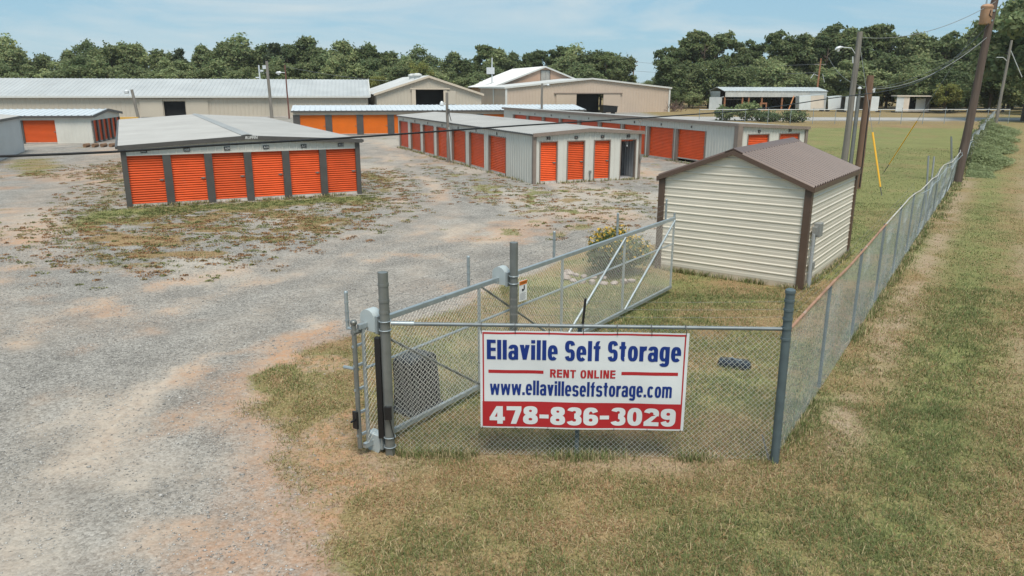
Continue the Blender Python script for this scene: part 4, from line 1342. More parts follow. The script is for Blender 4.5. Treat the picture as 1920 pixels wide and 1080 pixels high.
m = chain_link(MB(), RL, .0, 1.72, pitch=.17, r=.0022, seg=.9, off=lambda s, z: off(s, z), s_start=34)
tag(m.build('chain_link', M_WIREO, fr), kind='stuff')
bw = MB()
for z, y in ((1.98, .06), (2.10, .10), (2.20, .14)): barbed(bw, (0, 0, z), (16, y, z - .18), .10, n=20, barb=.2)
bw.build('barbed_wire', M_BARB, fr)

# back fence across the field
bf = thing('chain_link_fence', 'straight chain link fence with white top rail across the far end of the field', 'fence', (24, 99.5, 0), math.degrees(math.atan2(4.5, 41.5)))
BL = 43.0
MB().tube([(0, 0, 1.85), (BL, 0, 1.85)], .045, 8).build('top_rail', pm('white_rail', (.62, .63, .62), .5, var=.06), bf, True)
for k in range(15):
    MB().tube([(k * BL / 14, 0, -.2), (k * BL / 14, 0, 2.1 if k % 2 else 1.95)], .04, 8).build('line_post', M_GALV, bf, True)
m = chain_link(MB(), BL, .0, 1.83, pitch=.30, r=.003, seg=2)
tag(m.build('chain_link', M_WIREO, bf), kind='stuff')

# ------------------------------------------------------------------ warehouses behind the yard
M_WHROOF = pm('warehouse_roof', (0.47, 0.48, 0.475), 0.45, 0.15, var=0.12, vscale=0.22, spots=((0.36, 0.33, 0.30), 0.60, 0.5, (1.6, .35, 1)))
M_WHWALL = pm('warehouse_wall', (0.49, 0.435, 0.355), 0.55, var=0.06, vscale=0.25, spots=((0.34, 0.29, 0.23), 0.66, .5, (1, 1, .25)))
M_WHPINK = pm('warehouse_wall_pink', (0.52, 0.415, 0.33), 0.55, var=0.06, vscale=0.25)
M_WHTRIM = pm('warehouse_trim', (0.60, 0.60, 0.57), 0.5, var=0.06)
M_WHTRIM2 = pm('warehouse_trim_cream', (0.56, 0.48, 0.38), 0.5, var=0.06)

# long warehouse, left
LWy = 11.5
LWx = 62.0
c_, s_ = math.cos(R(LWy)), math.sin(R(LWy))
LW = thing('warehouse', 'very long low tan warehouse with grey ribbed roof on the left', 'building', (-22.6 - LWx * c_, 121.6 - LWx * s_, 0), LWy)
HE, DEP, PK = 3.0, 20.0, 2.55
w = MB()
wall_sheet(w, (0, 0), (1, 0), (0, -1), LWx, flat_top(HE), openings=[(LWx - 29.9, LWx - 26.9, .1, 2.35)], pitch=.6, depth=.05, rib=.09)
wall_sheet(w, (LWx, 0), (0, 1), (1, 0), DEP, gable_top(HE, PK, DEP), pitch=.6, depth=.05, rib=.09)
wall_sheet(w, (0, DEP), (0, -1), (-1, 0), DEP, gable_top(HE, PK, DEP), pitch=.6, depth=.05, rib=.09)
wall_sheet(w, (LWx, DEP), (-1, 0), (0, 1), LWx, flat_top(HE), pitch=.6, depth=.05, rib=.09)
w.build('wall', M_WHWALL, LW)
rf = MB()
roof_sheet(rf, (-.3, -.4, HE), (LWx + .3, -.4, HE), (0, DEP / 2 + .4, PK), .62, .06, .10, .10)
roof_sheet(rf, (LWx + .3, DEP + .4, HE), (-.3, DEP + .4, HE), (0, -DEP / 2 - .4, PK), .62, .06, .10, .10)
rf.build('roof', M_WHROOF, LW)
MB().box(-.3, LWx + .3, -.56, -.41, HE - .12, HE + .14).build('gutter', M_WHTRIM, LW)
v = MB()
for yy0, yy1, z0, z1 in ((-.5, DEP / 2, HE, HE + PK), (DEP / 2, DEP + .5, HE + PK, HE)):
    v.prism([(yy0, z0 - .05), (yy1, z1 - .05), (yy1, z1 + .24), (yy0, z0 + .24)], (LWx + .31, 0, 0), (0, 1, 0), (0, 0, 1), (.14, 0, 0))
v.build('rake_trim', M_WHTRIM, LW)
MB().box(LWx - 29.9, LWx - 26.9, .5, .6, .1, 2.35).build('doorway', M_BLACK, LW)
for a_ in (LWx - 33.2, LWx - 26.8): MB().box(a_, a_ + 3.15, -.16, -.07, .1, 2.5).build('sliding_door', M_WHWALL, LW)
MB().box(LWx - 33.5, LWx - 23.0, -.22, -.06, 2.5, 2.62).build('door_track', M_WHTRIM2, LW)
MB().box(-.1, LWx + .1, -.10, .2, -.1, .12).build('footing', M_CONC, LW)

# gabled warehouse, middle
GWo = (-21.0, 120.4, 0)
GW = thing('warehouse', 'tan gabled warehouse with one dark square doorway in the middle of the group', 'building', GWo, 6)
W_, L_, HE, PK = 16.2, 32.0, 3.30, 2.72
w = MB()
wall_sheet(w, (0, 0), (1, 0), (0, -1), W_, gable_top(HE, PK, W_), openings=[(6.0, 10.3, 0, 4.10)], pitch=.5, depth=.05, rib=.08)
wall_sheet(w, (W_, 0), (-.12, .993), (1, 0), L_, flat_top(HE), pitch=1)
wall_sheet(w, (0, 0), (-.17, .985), (-1, 0), L_, flat_top(HE), pitch=1)
w.build('wall', M_WHWALL, GW)
skx = -.16 * L_
rf = MB()
roof_sheet(rf, (-.3, -.3, HE), (-.3 + skx, L_, HE), (W_ / 2 + .3, 0, PK + .1), .6, .05, .09, .1)
roof_sheet(rf, (W_ + .3 + skx, L_, HE), (W_ + .3, -.3, HE), (-W_ / 2 - .3, 0, PK + .1), .6, .05, .09, .1)
grf = rf.build('roof', M_WHROOF, GW)
v = MB()
for x0, x1, z0, z1 in ((-.4, W_ / 2, HE, HE + PK), (W_ / 2, W_ + .4, HE + PK, HE)):
    v.prism([(x0, z0 - .12), (x1, z1 - .12), (x1, z1 + .20), (x0, z0 + .20)], (0, -.42, 0), (1, 0, 0), (0, 0, 1), (0, .11, 0))
v.build('rake_trim', M_WHTRIM2, GW)
for d in (4.0, 9.5):
    MB().lathe([(.55, 0), (.55, .5), (.75, .55), (.75, .75), (.3, .95)], (W_ / 2 - 1.2 + skx * d / L_, d, HE + PK - .35), 12).build('roof_vent', M_WHTRIM, grf, True)
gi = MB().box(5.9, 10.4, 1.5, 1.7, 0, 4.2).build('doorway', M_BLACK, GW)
MB().box(5.4, 6.0, -.25, -.06, 0, 4.15).box(10.3, 10.85, -.2, -.06, 0, 4.1).build('door_frame', M_WHTRIM2, GW)
MB().box(5.2, 11.3, -.30, -.06, 4.15, 4.35).build('door_track', M_WHTRIM2, GW)
MB().box(10.85, 12.2, -.16, -.06, 1.9, 3.95).build('sliding_door', M_WHWALL, GW)

# wide low warehouse, right
BW = thing('warehouse', 'wide low-gabled pinkish warehouse with a dark doorway and sliding doors on the right', 'building', (-1.2, 135.0, 0), 22)
W_, L_, HE, PK = 33.3, 13.0, 4.30, 1.62
w = MB()
wall_sheet(w, (0, 0), (1, 0), (0, -1), W_, gable_top(HE, PK, W_), openings=[(13.6, 19.1, 0, 3.35)], pitch=.6, depth=.05, rib=.09)
wall_sheet(w, (0, L_), (0, -1), (-1, 0), L_, flat_top(HE), pitch=.8, depth=.05, rib=.09)
wall_sheet(w, (W_, 0), (0, 1), (1, 0), L_, flat_top(HE), pitch=.8)
w.build('wall', M_WHPINK, BW)
rf = MB()
roof_sheet(rf, (-.2, -.2, HE), (-.2, L_, HE), (W_ / 2 + .2, 0, PK), .6, .05, .09, .1)
roof_sheet(rf, (W_ + .2, L_, HE), (W_ + .2, -.2, HE), (-W_ / 2 - .2, 0, PK), .6, .05, .09, .1)
rf.build('roof', M_WHROOF, BW)
v = MB()
for x0, x1, z0, z1 in ((-.3, W_ / 2, HE, HE + PK), (W_ / 2, W_ + .3, HE + PK, HE)):
    v.prism([(x0, z0 - .06), (x1, z1 - .06), (x1, z1 + .22), (x0, z0 + .22)], (0, -.34, 0), (1, 0, 0), (0, 0, 1), (0, .12, 0))
v.box(-.34, -.22, -.2, L_, HE - .06, HE + .2)
v.build('roof_trim', M_WHTRIM, BW)
for x in (-.02, W_ - .16): MB().box(x - .1, x + .25, -.18, -.06, 0, HE).build('corner_trim', M_WHTRIM, BW)
MB().box(-.16, -.06, 5.5, 5.9, 0, HE).build('downpipe', M_WHTRIM, BW)
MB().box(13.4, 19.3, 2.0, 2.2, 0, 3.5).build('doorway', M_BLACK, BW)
MB().box(9.6, 13.6, -.2, -.08, 0, 3.35).build('sliding_door', M_WHPINK, BW)
MB().box(19.1, 22.6, -.2, -.08, 0, 3.35).build('sliding_door', M_WHPINK, BW)
MB().box(9.2, 23.0, -.28, -.06, 3.36, 3.52).build('door_track', M_TRIMB, BW)

# taller gabled building rising behind it
UB = thing('warehouse', 'taller gabled building with a pale roof and small gable window behind the wide warehouse', 'building', (-3.4, 151.0, 0), 14)
W_, L_, HE, PK = 20.0, 26.0, 4.5, 3.75
w = MB()
wall_sheet(w, (0, 0), (1, 0), (0, -1), W_, gable_top(HE, PK, W_), openings=[(9.2, 11.0, 5.7, 7.6)], pitch=1, depth=.03)
wall_sheet(w, (0, L_), (0, -1), (-1, 0), L_, flat_top(HE), pitch=1)
wall_sheet(w, (W_, 0), (0, 1), (1, 0), L_, flat_top(HE), pitch=1)
w.build('wall', pm('salmon_wall', (.55, .36, .255), .6, var=.12, vscale=.5, spots=((.50, .42, .34), .54, .6, (1, 1, 1))), UB)
rf = MB()
roof_sheet(rf, (-.6, -.3, HE - .2), (-.6, L_, HE - .2), (W_ / 2 + .6, 0, PK + .25), .8, .05, .09, .1)
roof_sheet(rf, (W_ + .6, L_, HE - .2), (W_ + .6, -.3, HE - .2), (-W_ / 2 - .6, 0, PK + .25), .8, .05, .09, .1)
rf.build('roof', pm('pale_patched_roof', (.60, .605, .60), .45, .1, var=.10, vscale=.3, spots=((.42, .36, .30), .60, .5, (3, .5, 1))), UB)
v = MB()
for x0, x1, z0, z1 in ((-.7, W_ / 2, HE - .22, HE + PK), (W_ / 2, W_ + .7, HE + PK, HE - .22)):
    v.prism([(x0, z0 - .1), (x1, z1 - .1), (x1, z1 + .2), (x0, z0 + .2)], (0, -.42, 0), (1, 0, 0), (0, 0, 1), (0, .11, 0))
v.build('rake_trim', M_WHTRIM, UB)
wf = MB().box(9.1, 11.1, -.06, .1, 5.6, 5.7).box(9.1, 11.1, -.06, .1, 7.6, 7.7).box(9.1, 9.2, -.06, .1, 5.7, 7.6).box(11.0, 11.1, -.06, .1, 5.7, 7.6).build('window', M_TRIMG, UB)
MB().box(9.2, 10.08, .02, .06, 5.7, 7.6).box(10.12, 11.0, .02, .06, 5.7, 7.6).build('pane', pm('dusty_pane', (.42, .40, .36), .3, var=.1), wf)

# dark bin beside the wide warehouse
db = thing('dumpster', 'black waste container in front of the wide pinkish warehouse', 'dumpster', (16.9, 136.5, 0), 18)
MB().prism([(-1.3, .25), (1.3, .25), (1.45, 1.25), (-1.45, 1.45)], (0, -.7, 0), (1, 0, 0), (0, 0, 1), (0, 1.5, 0)).build('body', M_BLK, db, bevel=.04)
MB().prism([(-1.5, 1.46), (1.5, 1.26), (1.5, 1.34), (-1.5, 1.54)], (0, -.75, 0), (1, 0, 0), (0, 0, 1), (0, 1.6, 0)).build('lid', M_PLAS, db)
for x in (-.9, .9): MB().box(x - .15, x + .15, -.5, .6, 0, .25).build('skid', M_TRIMG, db)

# open-fronted pole barn, far right
M_TIN = pm('old_tin', (.56, .595, .60), .45, .3, var=.14, vscale=.6, spots=((.34, .30, .26), .62, 1.0, (1, 1, .4)))
M_ORWOOD = pm('rusty_column', (.30, .135, .07), .8, var=.2, vscale=2)
OS = thing('pole_barn', 'open-fronted tin pole barn with rusty columns at the edge of the woods', 'building', (43.0, 158.0, 0), 3)
W_, L_ = 21.0, 10.0
HF, HB = 3.75, 3.9
rf = MB()
roof_sheet(rf, (-.3, -.4, HF), (W_ + .2, -.4, HF), (0, L_ / 2, .75), .7, .05, .09, .08)
roof_sheet(rf, (W_ + .2, L_, HF), (-.3, L_, HF), (0, -L_ / 2, .75), .7, .05, .09, .08)
rf.build('roof', M_TIN, OS)
w = MB()
wall_sheet(w, (0, -.3), (1, 0), (0, -1), W_ - 3.6, flat_top(HF), z0=2.65, pitch=.7, depth=.05, rib=.09)
w.build('front_apron', pm('sagging_apron', (.54, .55, .53), .6, .1, var=.12, vscale=.8), OS)
w = MB()
wall_sheet(w, (W_, -.3), (0, 1), (1, 0), L_, gable_top(HF, .7, L_), pitch=.7, depth=.05)
wall_sheet(w, (W_ - 3.6, -.3), (1, 0), (0, -1), 3.6, flat_top(HF), pitch=.7, depth=.05)
w.build('wall', M_TIN, OS)
wall_sheet(MB(), (0, L_), (0, -1), (-1, 0), L_ - 3, flat_top(HF), pitch=.7, depth=.05).build('wall', M_TIN, OS)
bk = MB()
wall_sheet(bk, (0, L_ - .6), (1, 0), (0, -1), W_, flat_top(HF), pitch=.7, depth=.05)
bk.build('back_wall', pm('baked_barn_shade', (.045, .040, .036), .9, var=.3, vscale=1.5), OS)  # interior shade of the open bays put into this wall's near-black colour
for x in (0.05, 3.7, 5.0, 7.7, 11.9):
    MB().box(x - .15, x + .15, -.15, .15, 0, 2.7).build('column', M_ORWOOD, OS)
MB().box(.05, 3.6, -.05, .1, 2.1, 2.22).build('girt', M_TRIMG, OS)
MB().box(-3.0, -.4, .3, .42, .2, 2.6).build('side_panel', M_TIN, OS)
MB().bar((-.5, .35, 2.6), (0, .2, 2.7), .2, .12).build('lintel', M_TIN, OS)
pk_ = thing('scrap_frame', 'orange steel scrap frame standing in the mouth of the pole barn', 'scrap', (50.2, 155.6, 0), 0)
MB().box(-.7, -.45, -.1, .1, 0, 1.6).box(.45, .7, -.1, .1, 0, 1.6).build('upright', M_ORWOOD, pk_)
MB().box(-.45, .45, -.09, .09, 1.3, 1.6).build('crossbar', M_ORWOOD, pk_)
pl = thing('leaning_plank', 'orange plank leaning against the pole barn front', 'plank', (55.6, 156.2, 0), 0)
MB().bar((-.3, -.6, 0), (1.1, .9, 2.9), .22, .08).build('board', pm('orange_plank', (.48, .20, .08), .7, var=.15), pl)

# tin panels and box bodies parked along the wood edge
def tin_box(lab, x, y, yaw, w, d, h, lift, parts, tilt=0.0):
    t = thing('tin_shelter', lab, 'shelter', (x, y, 0), yaw, 'tin shelters along the wood edge')
    for nm, x0, x1, y0, y1, z0, z1, mt in parts:
        p = MB().box(x0, x1, y0, y1, z0 + lift, z1 + lift).build(nm, mt, t)
        p.rotation_euler = (0, tilt, 0)
    for sx in (.25, w - .25):
        MB().box(sx - .12, sx + .12, .1, d - .1, 0, lift).build('skid', M_TRIMG, t)
    return t
M_TINW = pm('white_tin', (.74, .78, .79), .45, .2, var=.08, vscale=.7)
M_TINC = pm('cream_tin', (.70, .62, .53), .5, .1, var=.08, vscale=.7)
tin_box('tilted blue-white and cream tin shelter at the right end of the pole barn', 56.2, 152.2, -3, 5.0, 2.4, 2.7, .35,
        [('front_panel', 0, 2.2, 0, .08, 0, 2.55, M_TINW), ('front_panel', 2.2, 4.7, -.03, .06, 0, 2.45, M_TINC), ('roof', 0, 4.8, .1, 2.4, 2.5, 2.6, M_TIN), ('side_panel', 0, .08, .1, 2.4, 0, 2.5, M_TIN)], R(-4))
tin_box('narrow pale tin shelter just right of the tilted cream one', 61.6, 151.5, -4, 2.7, 2.2, 2.5, .45,
        [('front_panel', 0, 2.5, 0, .08, 0, 2.3, M_TINW), ('side_panel', 2.45, 2.6, .08, 2.2, 0, 2.3, M_ORWOOD), ('roof', 0, 2.6, .1, 2.2, 2.3, 2.38, M_TIN)], R(-5))
tin_box('pale tin shelter partly hidden by the grey light pole and brown pole stub', 63.2, 147.8, -4, 7.0, 2.4, 2.6, .3,
        [('front_panel', 0, 1.0, 0, .08, 0, 2.55, M_TIN), ('front_panel', 1.0, 2.2, -.02, .07, 0, 2.6, M_TINW), ('front_panel', 4.6, 6.2, 0, .08, 0, 2.6, M_TINW), ('back_panel', 0, 6.2, 2.3, 2.4, 0, 2.5, M_TRIMG), ('roof', 0, 6.2, .08, 2.4, 2.55, 2.64, M_TIN)])
tin_box('open tin shelter with flat roof, rightmost of the row', 72.3, 146.5, -5, 6.4, 2.6, 2.8, .25,
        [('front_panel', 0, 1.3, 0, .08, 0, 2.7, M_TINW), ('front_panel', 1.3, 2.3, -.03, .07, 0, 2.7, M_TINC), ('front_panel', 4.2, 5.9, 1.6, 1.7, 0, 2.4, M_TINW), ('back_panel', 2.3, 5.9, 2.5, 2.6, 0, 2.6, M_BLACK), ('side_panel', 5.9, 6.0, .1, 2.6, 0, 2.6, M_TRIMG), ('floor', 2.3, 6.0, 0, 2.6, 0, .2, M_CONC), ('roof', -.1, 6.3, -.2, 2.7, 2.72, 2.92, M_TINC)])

# ------------------------------------------------------------------ poles, lamps, wires
M_WOODG = pm('grey_pole_wood', (.215, .195, .170), .85, var=.28, vscale=9, stretch=(1, 1, .08), bump=.5, bscale=30)
M_WOODB = pm('brown_pole_wood', (.175, .105, .070), .85, var=.28, vscale=9, stretch=(1, 1, .08), bump=.5, bscale=30)
M_WOODD = pm('dark_pole_wood', (.110, .080, .065), .85, var=.25, vscale=9, stretch=(1, 1, .08), bump=.5, bscale=30)
M_CABLE = pm('black_cable', (.012, .012, .013), .45, var=.1)
M_CABLEG = pm('grey_cable', (.22, .23, .23), .5, .3, var=.1)
M_YEL = pm('yellow_guard', (.80, .42, .03), .45, var=.06)
M_LAMP = pm('lamp_head', (.62, .64, .65), .4, .2, var=.06)

def pole(lab, x, y, h, r0, r1, mat, dx=0.0, dy=0.0, nm='utility_pole'):
    t = thing(nm, lab, 'pole', (x, y, 0), 0)
    n_ = 7
    MB().tube([(dx * k / n_ + .012 * math.sin(k * 1.7 + x), dy * k / n_, -.4 if k == 0 else h * k / n_) for k in range(n_ + 1)], [r0 + (r1 - r0) * k / n_ for k in range(n_ + 1)], 12).build('pole_shaft', mat, t, True)
    return t
def lamp(parent, z, reach, rise=.35, dirx=-1.0, diry=0.0, s=1.0, x0=0.0):
    MB().tube([(x0, 0, z), (x0 + dirx * reach * .35, diry * reach * .35, z + rise), (x0 + dirx * reach, diry * reach, z + rise * 1.15)], .035 * s, 8).build('lamp_arm', M_LAMP, parent, True)
    m = MB()
    m.tube([(x0 + dirx * (reach - .05), diry * reach, z + rise * 1.15), (x0 + dirx * (reach + .12 * s), diry * reach, z + rise * 1.15 - .01), (x0 + dirx * (reach + .4 * s), diry * reach, z + rise * 1.1 - .05), (x0 + dirx * (reach + .55 * s), diry * reach, z + rise - .08)], [.05 * s, .13 * s, .15 * s, .05 * s], 10)
    m.lathe([(.13 * s, 0), (.10 * s, -.16 * s), (.04 * s, -.2 * s)], (x0 + dirx * (reach + .27 * s), diry * reach, z + rise - .06), 10)
    m.build('lamp_head', M_LAMP, parent, True)

# transformer pole by the right-hand fence, leaning
PX, PY = 22.75, 38.75
tp = pole('dark leaning utility pole carrying a rusty transformer, by the right-hand fence', PX, PY, 10.4, .21, .15, M_WOODD, .62, .15)
tx = .62 * .82 - .42
MB().lathe([(.24, 0), (.26, .03), (.26, .72), (.28, .74), (.28, .82), (.20, .90), (.06, .93)], (tx, -.1, 7.72), 16).build('transformer_tank', pm('rusty_tank', (.42, .25, .155), .6, .2, var=.2, vscale=3, spots=((.30, .28, .26), .58, 3, (1, 1, 1))), tp, True)
m = MB().tube([(tx - .08, -.12, 8.6), (tx - .08, -.12, 8.92)], [.045, .03], 8).tube([(tx + .1, -.1, 8.58), (tx + .14, -.1, 8.88), (tx + .34, -.1, 9.0)], .012, 6)
m.build('bushing', M_GALV, tp, True)
MB().bar((tx + .1, -.08, 8.35), (.52, -.02, 8.35), .08, .10).bar((tx + .1, -.08, 7.9), (.48, -.02, 7.9), .08, .08).build('bracket', M_GALV, tp)
MB().tube([(tx + .05, -.36, 8.35), (tx + .0, -.37, 8.12), (tx + .14, -.36, 8.02)], .02, 6).build('drop_lead', M_BLK, tp, True)
# light pole behind the shed
lp = pole('grey wooden light pole with curved lamp arm behind the shed', 16.1, 37.03, 7.25, .165, .12, M_WOODG, .05, 0)
lamp(lp, 6.2, .72, .32, -1, 0, .55)
MB().tube([(-.12, 0, 5.85), (-.16, 0, 6.15)], .03, 6).build('lamp_bracket', M_LAMP, lp, True)
sp = pole('short brown pole stub with a split down its side, behind the shed', 16.75, 36.8, 5.3, .20, .155, M_WOODB, .03, 0)
MB().bar((.055, -.19, .1), (.06, -.155, 4.2), .05, .03).build('split', M_BLK, sp)
MB().tube([(.10, -.03, 4.6), (.24, -.06, 4.65)], .05, 8).tube([(.24, -.06, 4.52), (.24, -.06, 4.72)], .06, 8).build('insulator', M_LAMP, sp, True)
sm = thing('service_mast', 'grey steel service mast with a weatherhead beside the brown pole stub', 'mast', (16.38, 36.9, 0), 0)
MB().tube([(0, 0, 0), (0, 0, 4.35)], .09, 10).tube([(.02, 0, 4.35), (.02, 0, 4.68)], .05, 8).build('pipe', pm('mast_steel', (.22, .225, .22), .5, .4, var=.12), sm, True)
MB().lathe([(.06, 0), (.10, .03), (.08, .10), (.02, .13)], (0, 0, 4.66), 10).build('weatherhead', M_LAMP, sm, True)
# lamp pole against building B
bp_ = pole('slim grey pole with meter gear standing against the long off-white building', -4.12, 49.3, 4.35, .10, .085, M_WOODG, -.04, 0)
MB().tube([(0, 0, 3.6), (-.30, -.1, 3.75)], .025, 6).lathe([(.05, .10), (.12, .0), (.14, -.16), (.08, -.2)], (-.36, -.1, 3.72), 10).build('lamp_head', M_LAMP, bp_, True)
MB().box(-.02, .14, -.12, -.06, 3.05, 3.35).tube([(.1, -.1, 3.05), (.22, -.12, 2.6)], .03, 6).build('meter_gear', M_TRIMG, bp_)
MB().tube([(.06, -.08, 2.2), (.22, -.18, 0.05)], .02, 6).build('conduit', M_PALE, bp_, True)
lp2 = pole('slim lamp pole standing between two storage buildings near the wide warehouse', 3.05, 81.0, 5.0, .14, .11, M_WOODG)
MB().tube([(0, 0, 4.8), (.55, -.1, 4.9)], .03, 6).lathe([(.07, .06), (.16, -.04), (.12, -.14)], (.62, -.1, 4.9), 10).build('lamp_head', M_LAMP, lp2, True)
lp3 = pole('short leaning lamp pole in front of the long warehouse at left', -51.0, 105.5, 4.1, .20, .18, M_WOODG, -.45, 0)
MB().tube([(-.4, 0, 3.9), (-1.0, 0, 4.0)], .05, 6).lathe([(.15, .12), (.32, -.05), (.30, -.35), (.18, -.42)], (-1.2, 0, 3.95), 10).build('lamp_head', M_LAMP, lp3, True)
p4 = pole('grey utility pole with white meter at its top before the long warehouse', -35.6, 114.5, 8.1, .24, .20, M_WOODG, -.15, 0)
MB().box(-.75, -.25, -.2, .1, 7.0, 7.5).build('meter_box', M_LAMP, p4)
p5 = pole('thin reddish steel lamp pole before the long warehouse', -32.6, 113.0, 7.5, .12, .09, pm('red_steel', (.16, .065, .05), .6, var=.2), -.1, 0)
lamp(p5, 6.35, .7, .12, -1, 0, 1.4)
p6 = pole('distant pole with twin lamps above the long warehouse roof', -44.5, 138.0, 8.1, .16, .12, M_LAMP)
MB().box(.2, .7, -.1, .2, 7.0, 7.3).box(-.7, -.1, -.1, .2, 5.9, 6.1).build('lamp_head', M_LAMP, p6)
p7 = pole('far utility pole with a white transformer behind the gabled warehouse', -4.2, 160.0, 10.2, .16, .12, M_LAMP)
MB().box(-1.1, .5, -.3, .3, 7.0, 8.3).build('transformer_bank', M_LAMP, p7)
p8 = pole('brown utility pole with lamp arm rising behind the pole barn', 64.2, 165.0, 10.4, .22, .16, M_ORWOOD, .25, 0)
MB().bar((-1.0, 0, 9.2), (1.4, 0, 9.2), .12, .16).build('crossarm', M_WOODG, p8)
MB().tube([(0, 0, 6.9), (-1.0, -.2, 7.3), (-1.6, -.3, 6.4)], .06, 6).build('lamp_arm', M_LAMP, p8, True)
MB().tube([(.9, 0, 7.3), (1.5, 0, 5.6)], .05, 6).build('brace', M_LAMP, p8, True)
p9 = pole('distant utility pole with crossarms in the gap between the woods', 31.5, 205.0, 11.8, .22, .16, M_WOODB)
for z in (10.9, 9.9): MB().bar((-1.1, 0, z), (1.1, 0, z), .16, .18).build('crossarm', M_WOODB, p9)
p10 = pole('pale utility pole with curved lamp arm at the far end of the right-hand fence', 62.9, 100.6, 10.5, .20, .14, M_WOODG, .30, 0)
MB().tube([(.2, 0, 7.9), (-.5, -.1, 8.4), (-1.4, -.2, 8.4)], .045, 6).build('lamp_arm', M_LAMP, p10, True)
MB().tube([(.3, 0, 9.4), (2.4, 0, 6.0)], .045, 6).build('brace', M_LAMP, p10, True)

def cable(nm, lab, pts, r, mat, group=None):
    """smooth span through the given points"""
    P = [Vector(p) for p in pts]
    out = []
    for k in range(len(P) - 1):
        p0, p1, p2, p3 = P[max(k - 1, 0)], P[k], P[k + 1], P[min(k + 2, len(P) - 1)]
        for j in range(6):
            t = j / 6
            out.append(0.5 * ((2 * p1) + (p2 - p0) * t + (2 * p0 - 5 * p1 + 4 * p2 - p3) * t * t + (3 * p1 - p0 - 3 * p2 + p3) * t ** 3))
    out.append(P[-1])
    return tag(MB().tube(out, r, 6).build(nm, mat, None, True), lab, 'cable', group)
def span(nm, lab, p, q, sag, r, mat, group=None, n_=8):
    p, q = Vector(p), Vector(q)
    return cable(nm, lab, [p.lerp(q, k / n_) - Vector((0, 0, sag * 4 * (k / n_) * (1 - k / n_))) for k in range(n_ + 1)], r, mat, group)
ptop = (PX + .55, PY + .13, 8.6)
cable('service_cable', 'thick black overhead cable crossing the whole yard from the left edge to the transformer pole',
      [(PX + .5, PY, 8.0), (21.83, 37.31, 7.11), (18.03, 33.2, 5.48), (14.61, 29.52, 4.74), (9.98, 24.51, 4.43), (6.67, 20.94, 4.21), (3.24, 17.23, 4.13), (0.05, 13.78, 4.10), (-2.27, 11.28, 4.06), (-3.71, 9.72, 4.06), (-5.34, 7.96, 4.07), (-9.5, 3.45, 4.30), (-14.0, -1.4, 4.95)], .015, M_CABLE)
span('overhead_wire', 'thin wire sagging between the light pole top and the transformer', (16.15, 37.0, 7.0), (PX + .45, PY - .1, 8.75), .55, .014, M_CABLEG)
span('overhead_wire', 'thin wire dropping to the transformer from the top edge of the picture', (PX - .1, PY - .3, 9.2), (15.6, 30.0, 9.6), .1, .012, M_CABLEG)
span('guy_wire', 'steel guy wire running from the transformer pole down into the field on its left', (PX + .5, PY + .1, 8.8), (21.2, 43.43, .0), .0, .012, M_CABLEG)
span('guy_wire', 'steel guy wire from the light pole top to the yellow guard beside it', (16.15, 37.03, 6.9), (16.79, 34.27, .0), .0, .010, M_CABLEG)
span('overhead_wire', 'wire looping from the transformer pole to the service mast behind the shed', (PX + .45, PY, 7.2), (16.42, 36.9, 4.7), .75, .016, M_CABLEG)
span('overhead_wire', 'lower wire sagging from the transformer pole toward the far barn', (PX + .42, PY + .1, 7.0), (48, 120, 9.0), 3.2, .02, M_CABLEG)
span('overhead_wire', 'long wire across the woods from the pole behind the barn to the left', (64.2, 165, 9.3), (31.5, 205, 10.8), .8, .03, M_CABLEG)
span('overhead_wire', 'second long wire across the woods below the first', (64.2, 165, 7.6), (24, 200, 9.0), .9, .03, M_CABLEG)
span('overhead_wire', 'wire joining the two poles before the long warehouse', (-35.6, 114.5, 6.9), (-44.5, 138, 7.2), .5, .025, M_CABLEG)
span('overhead_wire', 'wire running right from the reddish lamp pole toward the gabled warehouse', (-32.6, 113, 7.3), (-19.5, 126, 5.4), .3, .025, M_CABLEG)
# yellow guy guards
def guard(lab, p, q, a, b, r):
    p, q = Vector(p), Vector(q)
    t = thing('guy_guard', lab, 'guy guard', tuple(p.lerp(q, a)), 0, 'yellow guy wire guards')
    o = p.lerp(q, a)
    MB().tube([tuple(p.lerp(q, a) - o), tuple(p.lerp(q, (a + b) / 2) - o), tuple(p.lerp(q, b) - o)], [r, r * 1.15, r * 1.25], 8).build('sleeve', M_YEL, t, True)
    MB().tube([tuple(p.lerp(q, a - .05) - o), tuple(p.lerp(q, a) - o)], .02, 6).build('anchor_rod', M_TRIMG, t)
guard('upright yellow plastic guy guard in the lawn right of the shed', (16.79, 34.27, 0), (16.15, 37.03, 6.9), .055, .40, .036)
guard('slanting thin yellow guy guard in the lawn, further back', (21.2, 43.43, 0), (PX + .5, PY + .1, 8.8), .06, .34, .024)

